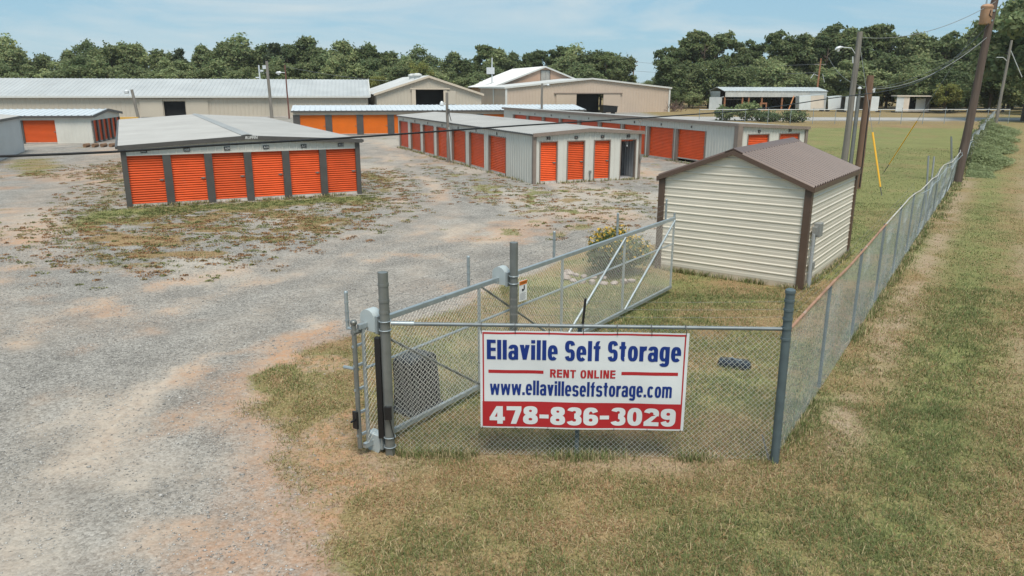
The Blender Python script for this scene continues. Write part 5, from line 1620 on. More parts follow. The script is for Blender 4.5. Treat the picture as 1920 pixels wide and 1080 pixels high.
# ------------------------------------------------------------------ trees
def leaf_material(name, ca, cb):
    m = bpy.data.materials.new(name)
    m.use_nodes = True
    n, l = m.node_tree.nodes, m.node_tree.links
    b = n['Principled BSDF']
    b.inputs['Roughness'].default_value = .6
    b.inputs['Specular IOR Level'].default_value = .25
    at = n.new('ShaderNodeAttribute'); at.attribute_name = 'tint'
    oi = n.new('ShaderNodeObjectInfo')
    geo = n.new('ShaderNodeNewGeometry')
    nz = n.new('ShaderNodeTexNoise'); nz.inputs['Scale'].default_value = .35
    nz.inputs['Detail'].default_value = 3
    l.new(geo.outputs['Position'], nz.inputs['Vector'])
    ad = n.new('ShaderNodeMath'); ad.operation = 'ADD'
    l.new(oi.outputs['Random'], ad.inputs[0]); l.new(nz.outputs['Fac'], ad.inputs[1])
    mr = n.new('ShaderNodeMapRange'); mr.inputs['From Min'].default_value = .45; mr.inputs['From Max'].default_value = 1.55
    l.new(ad.outputs[0], mr.inputs['Value'])
    mx = n.new('ShaderNodeMix'); mx.data_type = 'RGBA'
    mx.inputs[6].default_value = (*ca, 1); mx.inputs[7].default_value = (*cb, 1)
    l.new(mr.outputs['Result'], mx.inputs[0])
    mu = n.new('ShaderNodeMix'); mu.data_type = 'RGBA'; mu.blend_type = 'MULTIPLY'; mu.inputs[0].default_value = 1
    l.new(mx.outputs[2], mu.inputs[6]); l.new(at.outputs['Color'], mu.inputs[7])
    l.new(mu.outputs[2], b.inputs['Base Color'])
    tr = n.new('ShaderNodeBsdfTranslucent')
    l.new(mu.outputs[2], tr.inputs['Color'])
    ms = n.new('ShaderNodeMixShader'); ms.inputs[0].default_value = .42
    out = n['Material Output']
    l.new(b.outputs[0], ms.inputs[1]); l.new(tr.outputs[0], ms.inputs[2]); l.new(ms.outputs[0], out.inputs['Surface'])
    return m
M_LEAF = leaf_material('leaf_green', (.150, .195, .088), (.300, .345, .160))
M_LEAFD = leaf_material('leaf_dark', (.100, .138, .060), (.205, .245, .105))
M_LEAFY = leaf_material('leaf_yellowgreen', (.230, .245, .075), (.270, .280, .090))
M_NEEDLE = leaf_material('needle_green', (.060, .082, .045), (.095, .120, .065))
M_BARK = pm('bark', (.115, .090, .070), .9, var=.25, vscale=3, stretch=(1, 1, .2), bump=.4, bscale=10)

def leaves(centres, outward, size, rng, aspect=1.6, flat=.45):
    """bent leaf sprays (2 triangles each) facing roughly outward"""
    N = len(centres)
    rnd = rng.normal(size=(N, 3))
    nrm = outward * flat + rnd * (1 - flat) * .7 + np.array([0, 0, .25])
    nrm /= np.linalg.norm(nrm, axis=1)[:, None] + 1e-9
    a = np.cross(nrm, rng.normal(size=(N, 3)))
    a /= np.linalg.norm(a, axis=1)[:, None] + 1e-9
    b = np.cross(nrm, a)
    s = (size * rng.uniform(.55, 1.35, N))[:, None]
    droop = nrm * s * .25
    p0, p1 = centres - a * s * aspect / 2, centres + a * s * aspect / 2 - droop
    p2, p3 = centres + b * s * .5 + a * s * .1, centres - b * s * .5 - a * s * .08
    v = np.stack([p0, p2, p1, p3], 1).reshape(-1, 3)
    i = np.arange(N) * 4
    f = np.concatenate([np.stack([i, i + 1, i + 2], 1), np.stack([i, i + 2, i + 3], 1)])
    return v, f

def crown_mesh(name, seed, rad, zlo, zhi, nlobe, nleaf, size, mat, kind='round', lobe=(.26, .42)):
    """crown of a tree 1 unit... in metres: lobes carried on limbs, leaves on the lobes' shells"""
    rng = np.random.default_rng(seed)
    cs, rs = [], []
    zc, zr = (zlo + zhi) / 2, (zhi - zlo) / 2
    for k in range(nlobe):
        d = rng.normal(size=3); d /= np.linalg.norm(d)
        q = rng.uniform(.35, .82)
        r_ = rng.uniform(*lobe) * rad
        z = zc + d[2] * q * (zr - r_ * .6)
        tz = (z - zlo) / (zhi - zlo)
        env = {'round': math.sin(math.pi * min(max(tz, .05), .98)) ** .5, 'tall': 1.0 - .55 * tz, 'pine': max(.12, 1 - tz) if tz > .1 else .5, 'bush': 1.0 - .4 * tz}[kind]
        cs.append((d[0] * q * rad * env, d[1] * q * rad * env, z))
        rs.append(r_ * (1 if kind != 'pine' else .55 + .6 * (1 - tz)))
    cs, rs = np.array(cs), np.array(rs)
    w = rs ** 2 / (rs ** 2).sum()
    pick = rng.choice(nlobe, nleaf, p=w)
    d = rng.normal(size=(nleaf, 3)); d /= np.linalg.norm(d, axis=1)[:, None]
    d[:, 2] = np.where((d[:, 2] < -.25) & (rng.uniform(0, 1, nleaf) < .55), -d[:, 2] * .6, d[:, 2])
    # twig clusters: pull leaves toward a few directions so the shell has gaps
    rr_ = rs[pick] * np.clip(rng.normal(.93, .19, nleaf), .40, 1.42)
    bump_ = .80 + .30 * np.sin(d[:, 0] * 9 + pick * 1.3) * np.sin(d[:, 1] * 8 + pick) + .14 * np.sin(d[:, 2] * 13 + pick * 2.1)
    p = cs[pick] + d * (rr_ * bump_)[:, None] * np.array([1, 1, .82 if kind != 'tall' else 1.0])
    # drop leaves buried deep inside other lobes
    keep = np.ones(nleaf, bool)
    for c, r_ in zip(cs, rs):
        keep &= np.linalg.norm((p - c) / np.array([1, 1, .82]), axis=1) > r_ * .55
    p, d, pick = p[keep], d[keep], pick[keep]
    v, f = leaves(p, d, size, rng)
    tone = (rng.uniform(.78, 1.22, len(p)) * (0.86 + .28 * (np.sin(pick * 12.9898) * .5 + .5)))
    cols = np.repeat(tone[:, None] * np.array([1.0, 1.0, 1.0]), 4, axis=0)
    cols[:, 0] *= np.repeat(rng.uniform(.88, 1.15, len(p)), 4)
    me = np_mesh(name, v, f, mat, cols)
    return me, cs, rs

def trunk_mesh(name, seed, h, r0, cs, rs, nb=9):
    rng = random.Random(seed)
    mb = MB()
    mb.tube([(0, 0, -.3), (rng.uniform(-.1, .1), rng.uniform(-.1, .1), h * .35), (rng.uniform(-.3, .3), rng.uniform(-.3, .3), h * .56), (rng.uniform(-.3, .3), rng.uniform(-.3, .3), h * .72)], [r0, r0 * .75, r0 * .42, r0 * .12], 8)
    idx = sorted(range(len(cs)), key=lambda k: -rs[k])[:nb]
    for k in idx:
        c = Vector(cs[k])
        z0 = max(h * .18, min(c.z - h * .12, h * .6))
        mid = Vector((c.x * .45, c.y * .45, (z0 + c.z) / 2 + .2))
        mb.tube([(0, 0, z0), tuple(mid), tuple(c)], [r0 * .38, r0 * .24, r0 * .07], 5)
    return mb.mesh(name, M_BARK, True)

TREES = {}
def variant(key, seed, rad, zlo, zhi, nl, nf, size, mat, kind, lobe=(.26, .42)):
    cm, cs, rs = crown_mesh('crown', seed, rad, zlo, zhi, nl, nf, size, mat, kind, lobe)
    TREES[key] = (cm, trunk_mesh('trunk', seed, zhi, .02 * zhi + .04, cs, rs))
# nominal height 12 m
variant('oak1', 1, 4.8, .8, 12.4, 34, 15000, .31, M_LEAF, 'round', (.22, .36))
variant('oak2', 2, 5.0, .6, 12.2, 38, 16000, .31, M_LEAF, 'round', (.20, .34))
variant('oak3', 3, 4.4, 1.2, 12.6, 30, 14000, .31, M_LEAFD, 'round', (.22, .36))
variant('oak4', 4, 5.4, .3, 12.0, 42, 17000, .31, M_LEAF, 'round', (.18, .32))
variant('tall1', 5, 3.6, 1.0, 12.8, 34, 13000, .30, M_LEAFD, 'tall', (.24, .38))
variant('tall2', 6, 3.8, 1.6, 12.8, 30, 11500, .30, M_LEAF, 'tall', (.22, .36))
variant('open1', 7, 4.8, 2.0, 12.8, 48, 9500, .30, M_LEAFD, 'round', (.11, .20))
variant('open2', 8, 4.4, 2.2, 13.0, 44, 9000, .30, M_LEAFD, 'round', (.11, .21))
variant('pine1', 9, 3.0, 4.0, 12.8, 24, 4200, .34, M_NEEDLE, 'pine', (.26, .40))
variant('yel1', 10, 4.2, .6, 12.0, 28, 11000, .31, M_LEAFY, 'round', (.22, .36))
variant('scrub1', 11, 6.0, -.4, 12.0, 34, 14500, .32, M_LEAF, 'bush', (.22, .36))
variant('scrub2', 12, 6.4, -.4, 12.0, 36, 15000, .32, M_LEAFD, 'bush', (.20, .34))

def tree(key, x, y, h, label, group=None, wide=1.0, nm='broadleaf_tree', cat='tree'):
    t = thing(nm, label, cat, (x, y, 0), random.uniform(0, 360), group)
    s = h / 12.5
    cm, tm = TREES[key]
    put(cm, 'crown', t, scale=(s * wide, s * wide, s))
    put(tm, 'trunk', t, scale=(s * wide, s * wide, s))
    return t
ONES = ['', 'first', 'second', 'third', 'fourth', 'fifth', 'sixth', 'seventh', 'eighth', 'ninth', 'tenth', 'eleventh', 'twelfth', 'thirteenth', 'fourteenth', 'fifteenth', 'sixteenth', 'seventeenth', 'eighteenth', 'nineteenth']
def nth(k):
    if k < 20: return ONES[k]
    t, o = divmod(k, 10)
    w = {2: 'twent', 3: 'thirt', 4: 'fort', 5: 'fift'}[t]
    return w + 'ieth' if o == 0 else w + 'y-' + ONES[o]
LOOK = {'oak': 'rounded green tree', 'tal': 'narrow green tree', 'ope': 'loose-crowned tree', 'scr': 'bushy low-crowned tree'}
# skyline of the woods: bearing x/y -> elevation of the tree tops (tangent)
SK_L = [(-.75, .070), (-.66, .062), (-.60, .042), (-.53, .056), (-.45, .050), (-.40, .043), (-.345, .058), (-.31, .050), (-.275, .062), (-.24, .050), (-.19, .060), (-.16, .054), (-.125, .046), (-.09, .037), (-.04, .052), (0, .042), (.03, .044), (.085, .055), (.12, .048), (.145, .054), (.152, .030), (.165, .014), (.18, .014)]
xs_, ys_ = zip(*SK_L)
G_BACK = 'trees of the wood behind the warehouses'
r5 = random.Random(21)
x, k = -138.0, 0
while x < 30:
    y = 188 + r5.uniform(-8, 8)
    e = float(np.interp(x / y, xs_, ys_))
    h = max(4.8 + e * y * 1.06 + r5.uniform(-1.2, 1.6), 5.5)
    key = r5.choice(['oak1', 'oak2', 'oak3', 'tall2', 'tall1', 'tall2', 'tall1', 'open2'])
    if x / y < .145:
        k += 1
        tree(key, x, y, h, '%s, %s from left in the back row behind the warehouses' % (LOOK[key[:3]], nth(k)), G_BACK, r5.uniform(.85, 1.15))
    x += r5.uniform(2.9, 4.3)
x, k = -118.0, 0
while x < 26:
    y = 166 + r5.uniform(-5, 5)
    e = float(np.interp(x / y, xs_, ys_))
    h = (4.8 + e * y) * r5.uniform(.66, .92)
    key = r5.choice(['oak1', 'oak2', 'oak4', 'scrub1', 'oak4', 'oak2'])
    k += 1
    tree(key, x, y + (17 if -14 < x < 24 else 0), max(h, 5), '%s, %s from left in the front row behind the warehouses' % (LOOK[key[:3]], nth(k)), G_BACK, r5.uniform(1.0, 1.3))
    x += r5.uniform(4.0, 5.8)
tree('yel1', -27.0, 156, 8.6, 'bright yellow-green tree behind the right end of the long warehouse', None, .8)
tree('yel1', -19.0, 160, 12.2, 'tall yellow-green tree behind the gabled warehouse', None, .75)
tree('yel1', 28.5, 172, 6.5, 'small yellow-green tree right of the wide warehouse roof', None, .9)
tree('pine1', -72.5, 172, 13.9, 'pine with layered dark crown standing above the wood at left', None, 1.0, 'pine_tree')
tree('pine1', -53.5, 178, 15.6, 'tall pine rising above the wood behind the long warehouse', None, 1.1, 'pine_tree')
for k, xx in enumerate((31.0, 35.0, 39.5, 44.0, 49.0, 54.0)):
    tree('scrub1', xx, 232 + 5 * (k % 2), 7.6 + 1.2 * (k % 2), 'low far tree, %s from the left in the gap between the two woods' % nth(k + 1), 'distant trees in the gap', 1.0)
# right-hand wood
G_R = 'trees of the wood at the right'
SK_R = [(.185, .050), (.20, .062), (.225, .070), (.245, .078), (.27, .078), (.285, .050), (.295, .056), (.315, .072), (.34, .085), (.365, .072), (.385, .066), (.41, .090), (.44, .096), (.465, .085), (.48, .072), (.51, .074), (.55, .078), (.58, .078), (.61, .080), (.63, .085), (.70, .10)]
xs2, ys2 = zip(*SK_R)
x, k = 36.5, 0
while x < 134:
    y = 186 + r5.uniform(-5, 8)
    h = 4.8 + float(np.interp(x / y, xs2, ys2)) * y
    key = r5.choice(['open1', 'open2', 'open1', 'tall2']) if h > 16.0 else r5.choice(['oak3', 'oak2', 'tall1', 'oak4'])
    k += 1
    tree(key, x, y, h + r5.uniform(-1.2, .6), '%s, %s from left in the back row of the right-hand wood' % (LOOK[key[:3]], nth(k)), G_R, r5.uniform(.9, 1.1))
    x += r5.uniform(3.8, 5.2)
x, k = 35.0, 0
while x < 120:
    y = 173 + r5.uniform(-3, 4)
    h = 4.8 + float(np.interp(x / y, xs2, ys2)) * y
    key = r5.choice(['oak2', 'oak4', 'scrub1', 'scrub2', 'oak3', 'scrub2'])
    k += 1
    tree(key, x, y, h * r5.uniform(.50, .80), '%s, %s from left on the front edge of the right-hand wood' % (LOOK[key[:3]], nth(k)), G_R, r5.uniform(1.05, 1.4))
    x += r5.uniform(3.6, 5.2)
x, k = 78.0, 0
while x < 110:
    k += 1
    tree(r5.choice(['oak4', 'scrub2', 'scrub1', 'oak3']), x, 152 + r5.uniform(-4, 4), r5.uniform(8.5, 11.5), 'dark bushy tree, %s from the left at the wood edge right of the tin shelters' % nth(k), G_R, r5.uniform(1.05, 1.3))
    x += r5.uniform(4.0, 5.4)
x, k = 35.5, 0
while x < 122:
    k += 1
    tree(r5.choice(['scrub1', 'scrub2', 'scrub1']), x, 168.5 + r5.uniform(-1.5, 1.5) - (12 if x > 80 else 0) - (6 if x > 100 else 0), r5.uniform(3.6, 6.0), 'low scrub, %s from left at the foot of the right-hand wood' % nth(k), 'scrub at the foot of the right-hand wood', r5.uniform(1.0, 1.4), 'scrub_tree')
    x += r5.uniform(3.4, 4.8)
tree('yel1', 79.5, 143, 7.0, 'light green bushy tree just right of the open tin shelter', None, 1.1)
tree('oak4', 93.0, 137.0, 14.0, 'dark broad tree beside the pale pole at the far end of the fence', None, 1.0)
tree('oak2', 74.0, 112.0, 22.5, 'big overhanging tree filling the upper right corner', None, .95)
tree('oak3', 82.5, 116.0, 17.0, 'dense dark tree behind the big overhanging one at the right edge', None, 1.1)
tree('scrub2', 73.0, 106.5, 7.0, 'dark leafy scrub at the foot of the big right-edge tree', None, 1.0)
tree('scrub1', 81.0, 105.0, 7.5, 'second leafy scrub at the right edge under the big tree', None, .9)

# shrubs
def shrub(nm, lab, x, y, rad, h, mat, seed, nf, size, cat='shrub', group=None, stems=True):
    t = thing(nm, lab, cat, (x, y, 0), 0, group)
    cm, cs, rs = crown_mesh('foliage', seed, rad, -.05 * h, h, 20, nf, size, mat, 'bush', (.30, .50))
    put(cm, 'foliage', t)
    if stems:
        mb = MB()
        for k in range(7): mb.tube([(0, 0, -.05), tuple(Vector(cs[k]) * .6), tuple(cs[k])], [.03, .02, .008], 5)
        mb.build('stem', M_BARK, t, True)
    return t
shrub('leafy_bush', 'rounded dark green bush at left of the clump behind the rear storage building', 30.2, 111.0, 1.9, 2.1, M_LEAF, 61, 2200, .26)
shrub('leafy_bush', 'taller green bush in the middle of the clump behind the rear storage building', 33.2, 110.0, 2.0, 2.9, M_LEAF, 62, 2600, .26)
shrub('leafy_bush', 'grey-green low bush at right of the clump behind the rear storage building', 38.4, 106.0, 1.9, 1.7, M_LEAFD, 63, 2600, .24)
shrub('leafy_bush', 'sprawling low brush filling the middle of the clump behind the rear storage building', 35.6, 107.6, 2.0, 1.2, M_LEAFD, 64, 2200, .24)
bp2 = thing('brush_pile', 'heap of bare branches at the corner of the wide warehouse', 'brush pile', (30.9, 148.0, 0), 0)
mb = MB()
for k in range(90):
    a = RNG.uniform(0, 6.28); q = RNG.uniform(0, 1.6)
    mb.tube([(q * math.cos(a) * 1.3, q * math.sin(a), RNG.uniform(0, .9)), (q * math.cos(a) * 1.3 + RNG.uniform(-1.3, 1.3), q * math.sin(a) + RNG.uniform(-1, 1), RNG.uniform(.4, 2.3))], [.05, .02], 4)
tag(mb.build('branches', pm('bare_branch', (.15, .10, .08), .9, var=.2), bp2), kind='stuff')

# flowering shrub in its stone ring, behind the gate
fs = thing('flowering_shrub', 'dark shrub with yellow blossoms behind the sliding gate', 'shrub', (2.75, 19.35, 0), 0)
cm, cs, rs = crown_mesh('foliage', 71, 1.0, .02, 1.30, 20, 7000, .075, M_LEAFD, 'bush', (.30, .48))
put(cm, 'foliage', fs)
rng = np.random.default_rng(72)
pk = rng.choice(len(cs), 1500)
d = rng.normal(size=(1500, 3)); d /= np.linalg.norm(d, axis=1)[:, None]; d[:, 2] = np.abs(d[:, 2])
p = cs[pk] + d * rs[pk][:, None] * rng.uniform(.9, 1.12, 1500)[:, None]
p = p[(p[:, 0] > -.25) | (p[:, 2] > .75)]
v, f = leaves(p, d[:len(p)], .062, rng, 1.1)
put(np_mesh('blossoms', v, f, leaf_material('blossom_yellow', (.62, .40, .06), (.78, .52, .10)), np.ones((len(v), 3))), 'blossoms', fs)
mb = MB()
for k in range(8): mb.tube([(0, 0, 0), tuple(Vector(cs[k]) * .5), tuple(cs[k])], [.025, .015, .006], 5)
mb.build('stem', M_BARK, fs, True)
M_STONE = pm('edging_stone', (.36, .30, .27), .9, var=.22, vscale=6, bump=.4, bscale=30)
def rock_mesh(seed, nm='stone', mat=None):
    rng = random.Random(seed)
    mb = MB()
    n_ = 8
    for k, (r_, z) in enumerate(((.75, 0), (1.0, .28), (.86, .62), (.4, .85))):
        for j in range(n_):
            a = 2 * math.pi * j / n_ + k * .2
            q = r_ * rng.uniform(.78, 1.2)
            mb.v.append((q * math.cos(a), q * math.sin(a), z + rng.uniform(-.06, .06)))
    for k in range(3):
        for j in range(n_): mb.f.append((k * n_ + j, k * n_ + (j + 1) % n_, (k + 1) * n_ + (j + 1) % n_, (k + 1) * n_ + j))
    mb.f.append(tuple(3 * n_ + j for j in range(n_)))
    return mb.mesh(nm, mat or M_STONE, True, 50)
rm = [rock_mesh(k) for k in range(4)]
sr = thing('stone_edging', 'half ring of pale edging stones around the foot of the flowering shrub', 'stones', (2.35, 19.0, 0), 0)
for k in range(11):
    a = R(150 + k * 17)
    put(rm[k % 4], 'stone', sr, (.95 * math.cos(a) - .05, .72 * math.sin(a), -.01), (0, 0, k * 1.3), (.12, .09, .10 if k % 3 else .15))
    if 3 <= k <= 7: put(rm[(k + 1) % 4], 'stone', sr, (.85 * math.cos(a) - .05, .62 * math.sin(a), .12), (0, 0, k * 2.1), (.10, .08, .09))

# black plastic valve cover lying in the grass
bc = thing('valve_cover', 'flat black plastic cover lying in the grass behind the banner', 'cover', (3.95, 12.62, 0), -24)
prof = [(-.37, -.10), (-.30, -.19), (-.05, -.21), (.06, -.17), (.28, -.20), (.38, -.12), (.39, .08), (.30, .19), (.02, .17), (-.10, .20), (-.32, .17), (-.38, .08)]
m = MB()
for sc, z in ((1.06, -.03), (1.0, .03), (.97, .095), (.90, .125), (.5, .14)):
    m.v += [(a * sc * .74, b * sc * .8, z * .8 + (.012 * math.sin(a * 9) if z > .1 else 0)) for a, b in prof]
n_ = len(prof)
for k in range(4):
    for j in range(n_): m.f.append((k * n_ + j, k * n_ + (j + 1) % n_, (k + 1) * n_ + (j + 1) % n_, (k + 1) * n_ + j))
m.f.append(tuple(4 * n_ + j for j in range(n_)))
m.build('shell', pm('wet_black_plastic', (.022, .026, .032), .22, var=.2, vscale=9, spec=.6), bc, True, 50)
MB().tube([(-.10, .02, .117), (-.05, .05, .12), (.0, .0, .12), (.08, -.04, .12), (.13, -.01, .118)], .014, 6).build('handle', pm('worn_grey', (.16, .19, .21), .5, var=.1), bc, True)

# things lying about at the far left
lg = thing('timber_stack', 'row of brown cut timbers lying before the far left storage building', 'timber', (-31.9, 60.6, 0), 12)
for k in range(6):
    MB().tube([(-1.7 + k * .62, -.25, .14), (-1.7 + k * .62 + .1, .5, .14)], .15, 8).build('timber', pm('cut_timber', (.21, .125, .075), .9, var=.3, vscale=5), lg, True)
yb = thing('yellow_barrier', 'low yellow barrier beams stacked behind the far left storage building', 'barrier', (-48.6, 96.8, 0), 6)
for z in (.12, .50):
    MB().box(-1.9, 1.7, -.2, .2, z, z + .33).build('beam', pm('barrier_yellow', (.62, .36, .08), .6, var=.1), yb)
for x in (-1.6, 0, 1.4): MB().box(x - .1, x + .1, -.15, .15, 0, .12).build('spacer', M_TRIMG, yb)

# overgrowth on the far part of the long fence
def along(s, o):
    c, sn = math.cos(R(FR)), math.sin(R(FR))
    return FENCE_A[0] + c * s + sn * o, FENCE_A[1] + sn * s - c * o
vt = thing('fence_vine', 'mass of pale vines climbing the far half of the right-hand fence', 'vine', (*along(52, 0), 0), FR)
rng = np.random.default_rng(81)
N = 11000
s_ = rng.uniform(-8, 56, N); hh = rng.uniform(0, 1, N) ** .7
wgt = .5 + .5 * np.sin(s_ * .33 + 1) * np.sin(s_ * .11 + 2)
zz = hh * (.7 + 1.0 * wgt) * sstep(s_, -9, 2)
p = np.stack([s_, rng.normal(0, .22, N) + .05, zz], 1)
o_ = np.stack([np.zeros(N), np.sign(p[:, 1]), np.full(N, .4)], 1)
v, f = leaves(p, o_, .11, rng)
cols = np.repeat(rng.uniform(.8, 1.2, N)[:, None] * np.ones((1, 3)), 4, 0)
put(np_mesh('foliage', v, f, leaf_material('vine_leaf', (.130, .155, .070), (.210, .230, .120)), cols), 'foliage', vt)
mb = MB()
for k in range(24):
    q = -6 + k * 2.5
    mb.tube([(q, .05, 0), (q + .3, .08, .8), (q + .8, .0, 1.6)], .015, 4)
mb.build('stem', M_BARK, vt)
wd = thing('weed_thicket', 'tall soft green weeds growing outside the fence at far right', 'weeds', (*along(45, 1.6), 0), FR)
N = 60000
s_ = rng.uniform(-6, 46, N); o2 = np.minimum(np.abs(rng.normal(0, 1, N)), rng.uniform(1.4, 2.0, N))
wdt = .72 + .008 * (s_ + 9) + .22 * np.sin(s_ * .5)
yy = 1.2 - o2 * wdt * 1.1
hgt2 = (.58 + .28 * np.sin(s_ * .8) + .2 * np.sin(s_ * 2.3 + yy)) * sstep(s_, -6.5, -1) * np.clip(1.1 - o2 * .36, .15, 1)
p = np.stack([s_, yy, hgt2 * rng.uniform(.15, 1, N) ** .6 * 1.1], 1)
v, f = leaves(p, np.tile([[0, -.3, 1.6]], (N, 1)), .065, rng, 3.2)
cols = np.repeat(rng.uniform(.75, 1.25, N)[:, None] * np.ones((1, 3)), 4, 0)
tag(put(np_mesh('foliage', v, f, leaf_material('weed_leaf', (.230, .275, .130), (.310, .350, .180)), cols), 'foliage', wd), kind='stuff')

# ------------------------------------------------------------------ grass blades and loose stones
gr_mat = bpy.data.materials.new('grass_blades')
gr_mat.use_nodes = True
n, l = gr_mat.node_tree.nodes, gr_mat.node_tree.links
b = n['Principled BSDF']
b.inputs['Roughness'].default_value = .7
b.inputs['Specular IOR Level'].default_value = .2
at = n.new('ShaderNodeAttribute'); at.attribute_name = 'tint'
l.new(at.outputs['Color'], b.inputs['Base Color'])
tr = n.new('ShaderNodeBsdfTranslucent')
l.new(at.outputs['Color'], tr.inputs['Color'])
ms = n.new('ShaderNodeMixShader'); ms.inputs[0].default_value = .25
l.new(b.outputs[0], ms.inputs[1]); l.new(tr.outputs[0], ms.inputs[2]); l.new(ms.outputs[0], n['Material Output'].inputs['Surface'])

def scatter(ya, yb, count, hmin, hmax, wid, seed):
    rng = np.random.default_rng(seed)
    y = np.sqrt(rng.uniform(ya * ya, yb * yb, count))
    x = rng.uniform(-.80, .80, count) * (y + 1.0)
    g, c, gn_, du, ba = zones(x, y)
    clump = fbm(x, y, .35, 91, 2)
    keep = rng.uniform(0, 1, count) < np.clip((g - .18) * 1.25, 0, 1) * (.35 + 1.0 * sstep(clump, .30, .60)) * (1 - .45 * ba)
    x, y, g, gn_, ba, c = x[keep], y[keep], g[keep], gn_[keep], ba[keep], c[keep]
    N = len(x)
    gg = np.clip(gn_ - .45 * c + .75 * (fbm(x, y, .9, 92, 2) - .5) + rng.normal(0, .20, N) - .35 * ba, 0, 1)
    dead = rng.uniform(0, 1, N) < (.72 - .60 * gg)
    straw = np.array([.47, .37, .215]) * rng.uniform(.65, 1.25, (N, 1))
    brown = np.array([.31, .180, .092]) * rng.uniform(.7, 1.3, (N, 1))
    dry = np.where(rng.uniform(0, 1, (N, 1)) < .6, straw, brown)
    green = (np.array([.180, .180, .065])[None] * (1 - gg[:, None]) * 1.2 + np.array([.145, .180, .070])[None] * gg[:, None]) * rng.uniform(.75, 1.4, (N, 1))
    col = np.where(dead[:, None], dry, green)
    hgt_ = rng.uniform(hmin, hmax, N) * np.where(dead, .75, 1.0) * (.6 + .5 * gg)
    tilt = np.where(dead, rng.uniform(.9, 1.45, N), np.abs(rng.normal(.75, .35, N)))
    az = rng.uniform(0, 2 * math.pi, N)
    ln = hgt_ * np.where(dead, np.where(rng.uniform(0, 1, N) < .2, 2.3, 1.4), 1.15)
    dirv = np.stack([np.cos(az) * np.sin(tilt), np.sin(az) * np.sin(tilt), np.cos(tilt)], 1)
    sidev = np.stack([-np.sin(az), np.cos(az), np.zeros(N)], 1) * (wid * rng.uniform(.6, 1.4, N))[:, None]
    p0 = np.stack([x, y, height(x, y) - .004], 1)
    mid = p0 + dirv * (ln * .55)[:, None] + np.array([0, 0, 1]) * (ln * .10)[:, None]
    tip = p0 + dirv * ln[:, None] - np.array([0, 0, 1]) * (ln * .06)[:, None]
    tip[:, 2] = np.maximum(tip[:, 2], p0[:, 2] + .006)
    v = np.stack([p0 - sidev, p0 + sidev, mid + sidev * .7, mid - sidev * .7, tip], 1).reshape(-1, 3)
    i = np.arange(N) * 5
    f = np.concatenate([np.stack([i, i + 1, i + 2], 1), np.stack([i, i + 2, i + 3], 1), np.stack([i + 3, i + 2, i + 4], 1)])
    cols = np.repeat(col, 5, 0) * np.tile(np.array([[.75], [.75], [1.0], [1.0], [1.15]]), (N, 1))
    return v, f, cols
parts = [scatter(6.0, 11.0, 360000, .035, .105, .0034, 1), scatter(11.0, 18.0, 330000, .04, .10, .0050, 2), scatter(18.0, 32.0, 280000, .035, .065, .0075, 3), scatter(32.0, 62.0, 170000, .03, .05, .014, 4)]
def fringe(lines, seed, hmin=.07, hmax=.20, wid=.0042):
    """untrimmed grass along the foot of fences, posts and walls"""
    rng = np.random.default_rng(seed)
    X, Y = [], []
    for (xa, ya), (xb, yb), per, spread in lines:
        L = math.hypot(xb - xa, yb - ya)
        N = int(L * per)
        t = rng.uniform(0, 1, N)
        cl = vnoise(t * L, np.full(N, xa), .45, seed) > rng.uniform(.25, .8, N)
        o = rng.normal(0, spread, N)
        X.append((xa + (xb - xa) * t - (yb - ya) / L * o)[cl]); Y.append((ya + (yb - ya) * t + (xb - xa) / L * o)[cl])
    x, y = np.concatenate(X), np.concatenate(Y)
    N = len(x)
    far = np.clip(np.hypot(x, y) / 12, 1, 4)
    col = np.where(rng.uniform(0, 1, (N, 1)) < .45, np.array([.50, .41, .24]) * rng.uniform(.6, 1.2, (N, 1)), np.array([.15, .19, .065]) * rng.uniform(.7, 1.4, (N, 1)))
    ln = rng.uniform(hmin, hmax, N)
    tilt = np.abs(rng.normal(.45, .35, N)); az = rng.uniform(0, 6.283, N)
    dirv = np.stack([np.cos(az) * np.sin(tilt), np.sin(az) * np.sin(tilt), np.cos(tilt)], 1)
    sidev = np.stack([-np.sin(az), np.cos(az), np.zeros(N)], 1) * (wid * far * rng.uniform(.6, 1.4, N))[:, None]
    p0 = np.stack([x, y, height(x, y) - .004], 1)
    mid = p0 + dirv * (ln * .55)[:, None] + np.array([0, 0, 1]) * (ln * .10)[:, None]
    tip = p0 + dirv * ln[:, None] - np.array([0, 0, 1]) * (ln * .10)[:, None]
    v = np.stack([p0 - sidev, p0 + sidev, mid + sidev * .7, mid - sidev * .7, tip], 1).reshape(-1, 3)
    i = np.arange(N) * 5
    f = np.concatenate([np.stack([i, i + 1, i + 2], 1), np.stack([i, i + 2, i + 3], 1), np.stack([i + 3, i + 2, i + 4], 1)])
    return v, f, np.repeat(col, 5, 0) * np.tile(np.array([[.75], [.75], [1.0], [1.0], [1.15]]), (N, 1))
def bcorner(o, yaw, x, y):
    c, s_ = math.cos(R(yaw)), math.sin(R(yaw))
    return (o[0] + c * x - s_ * y, o[1] + s_ * x + c * y)
_A, _B, _S, _E = (-15.41, 30.17), (1.08, 38.05), (3.92, 20.01), (13.1, 44.6)
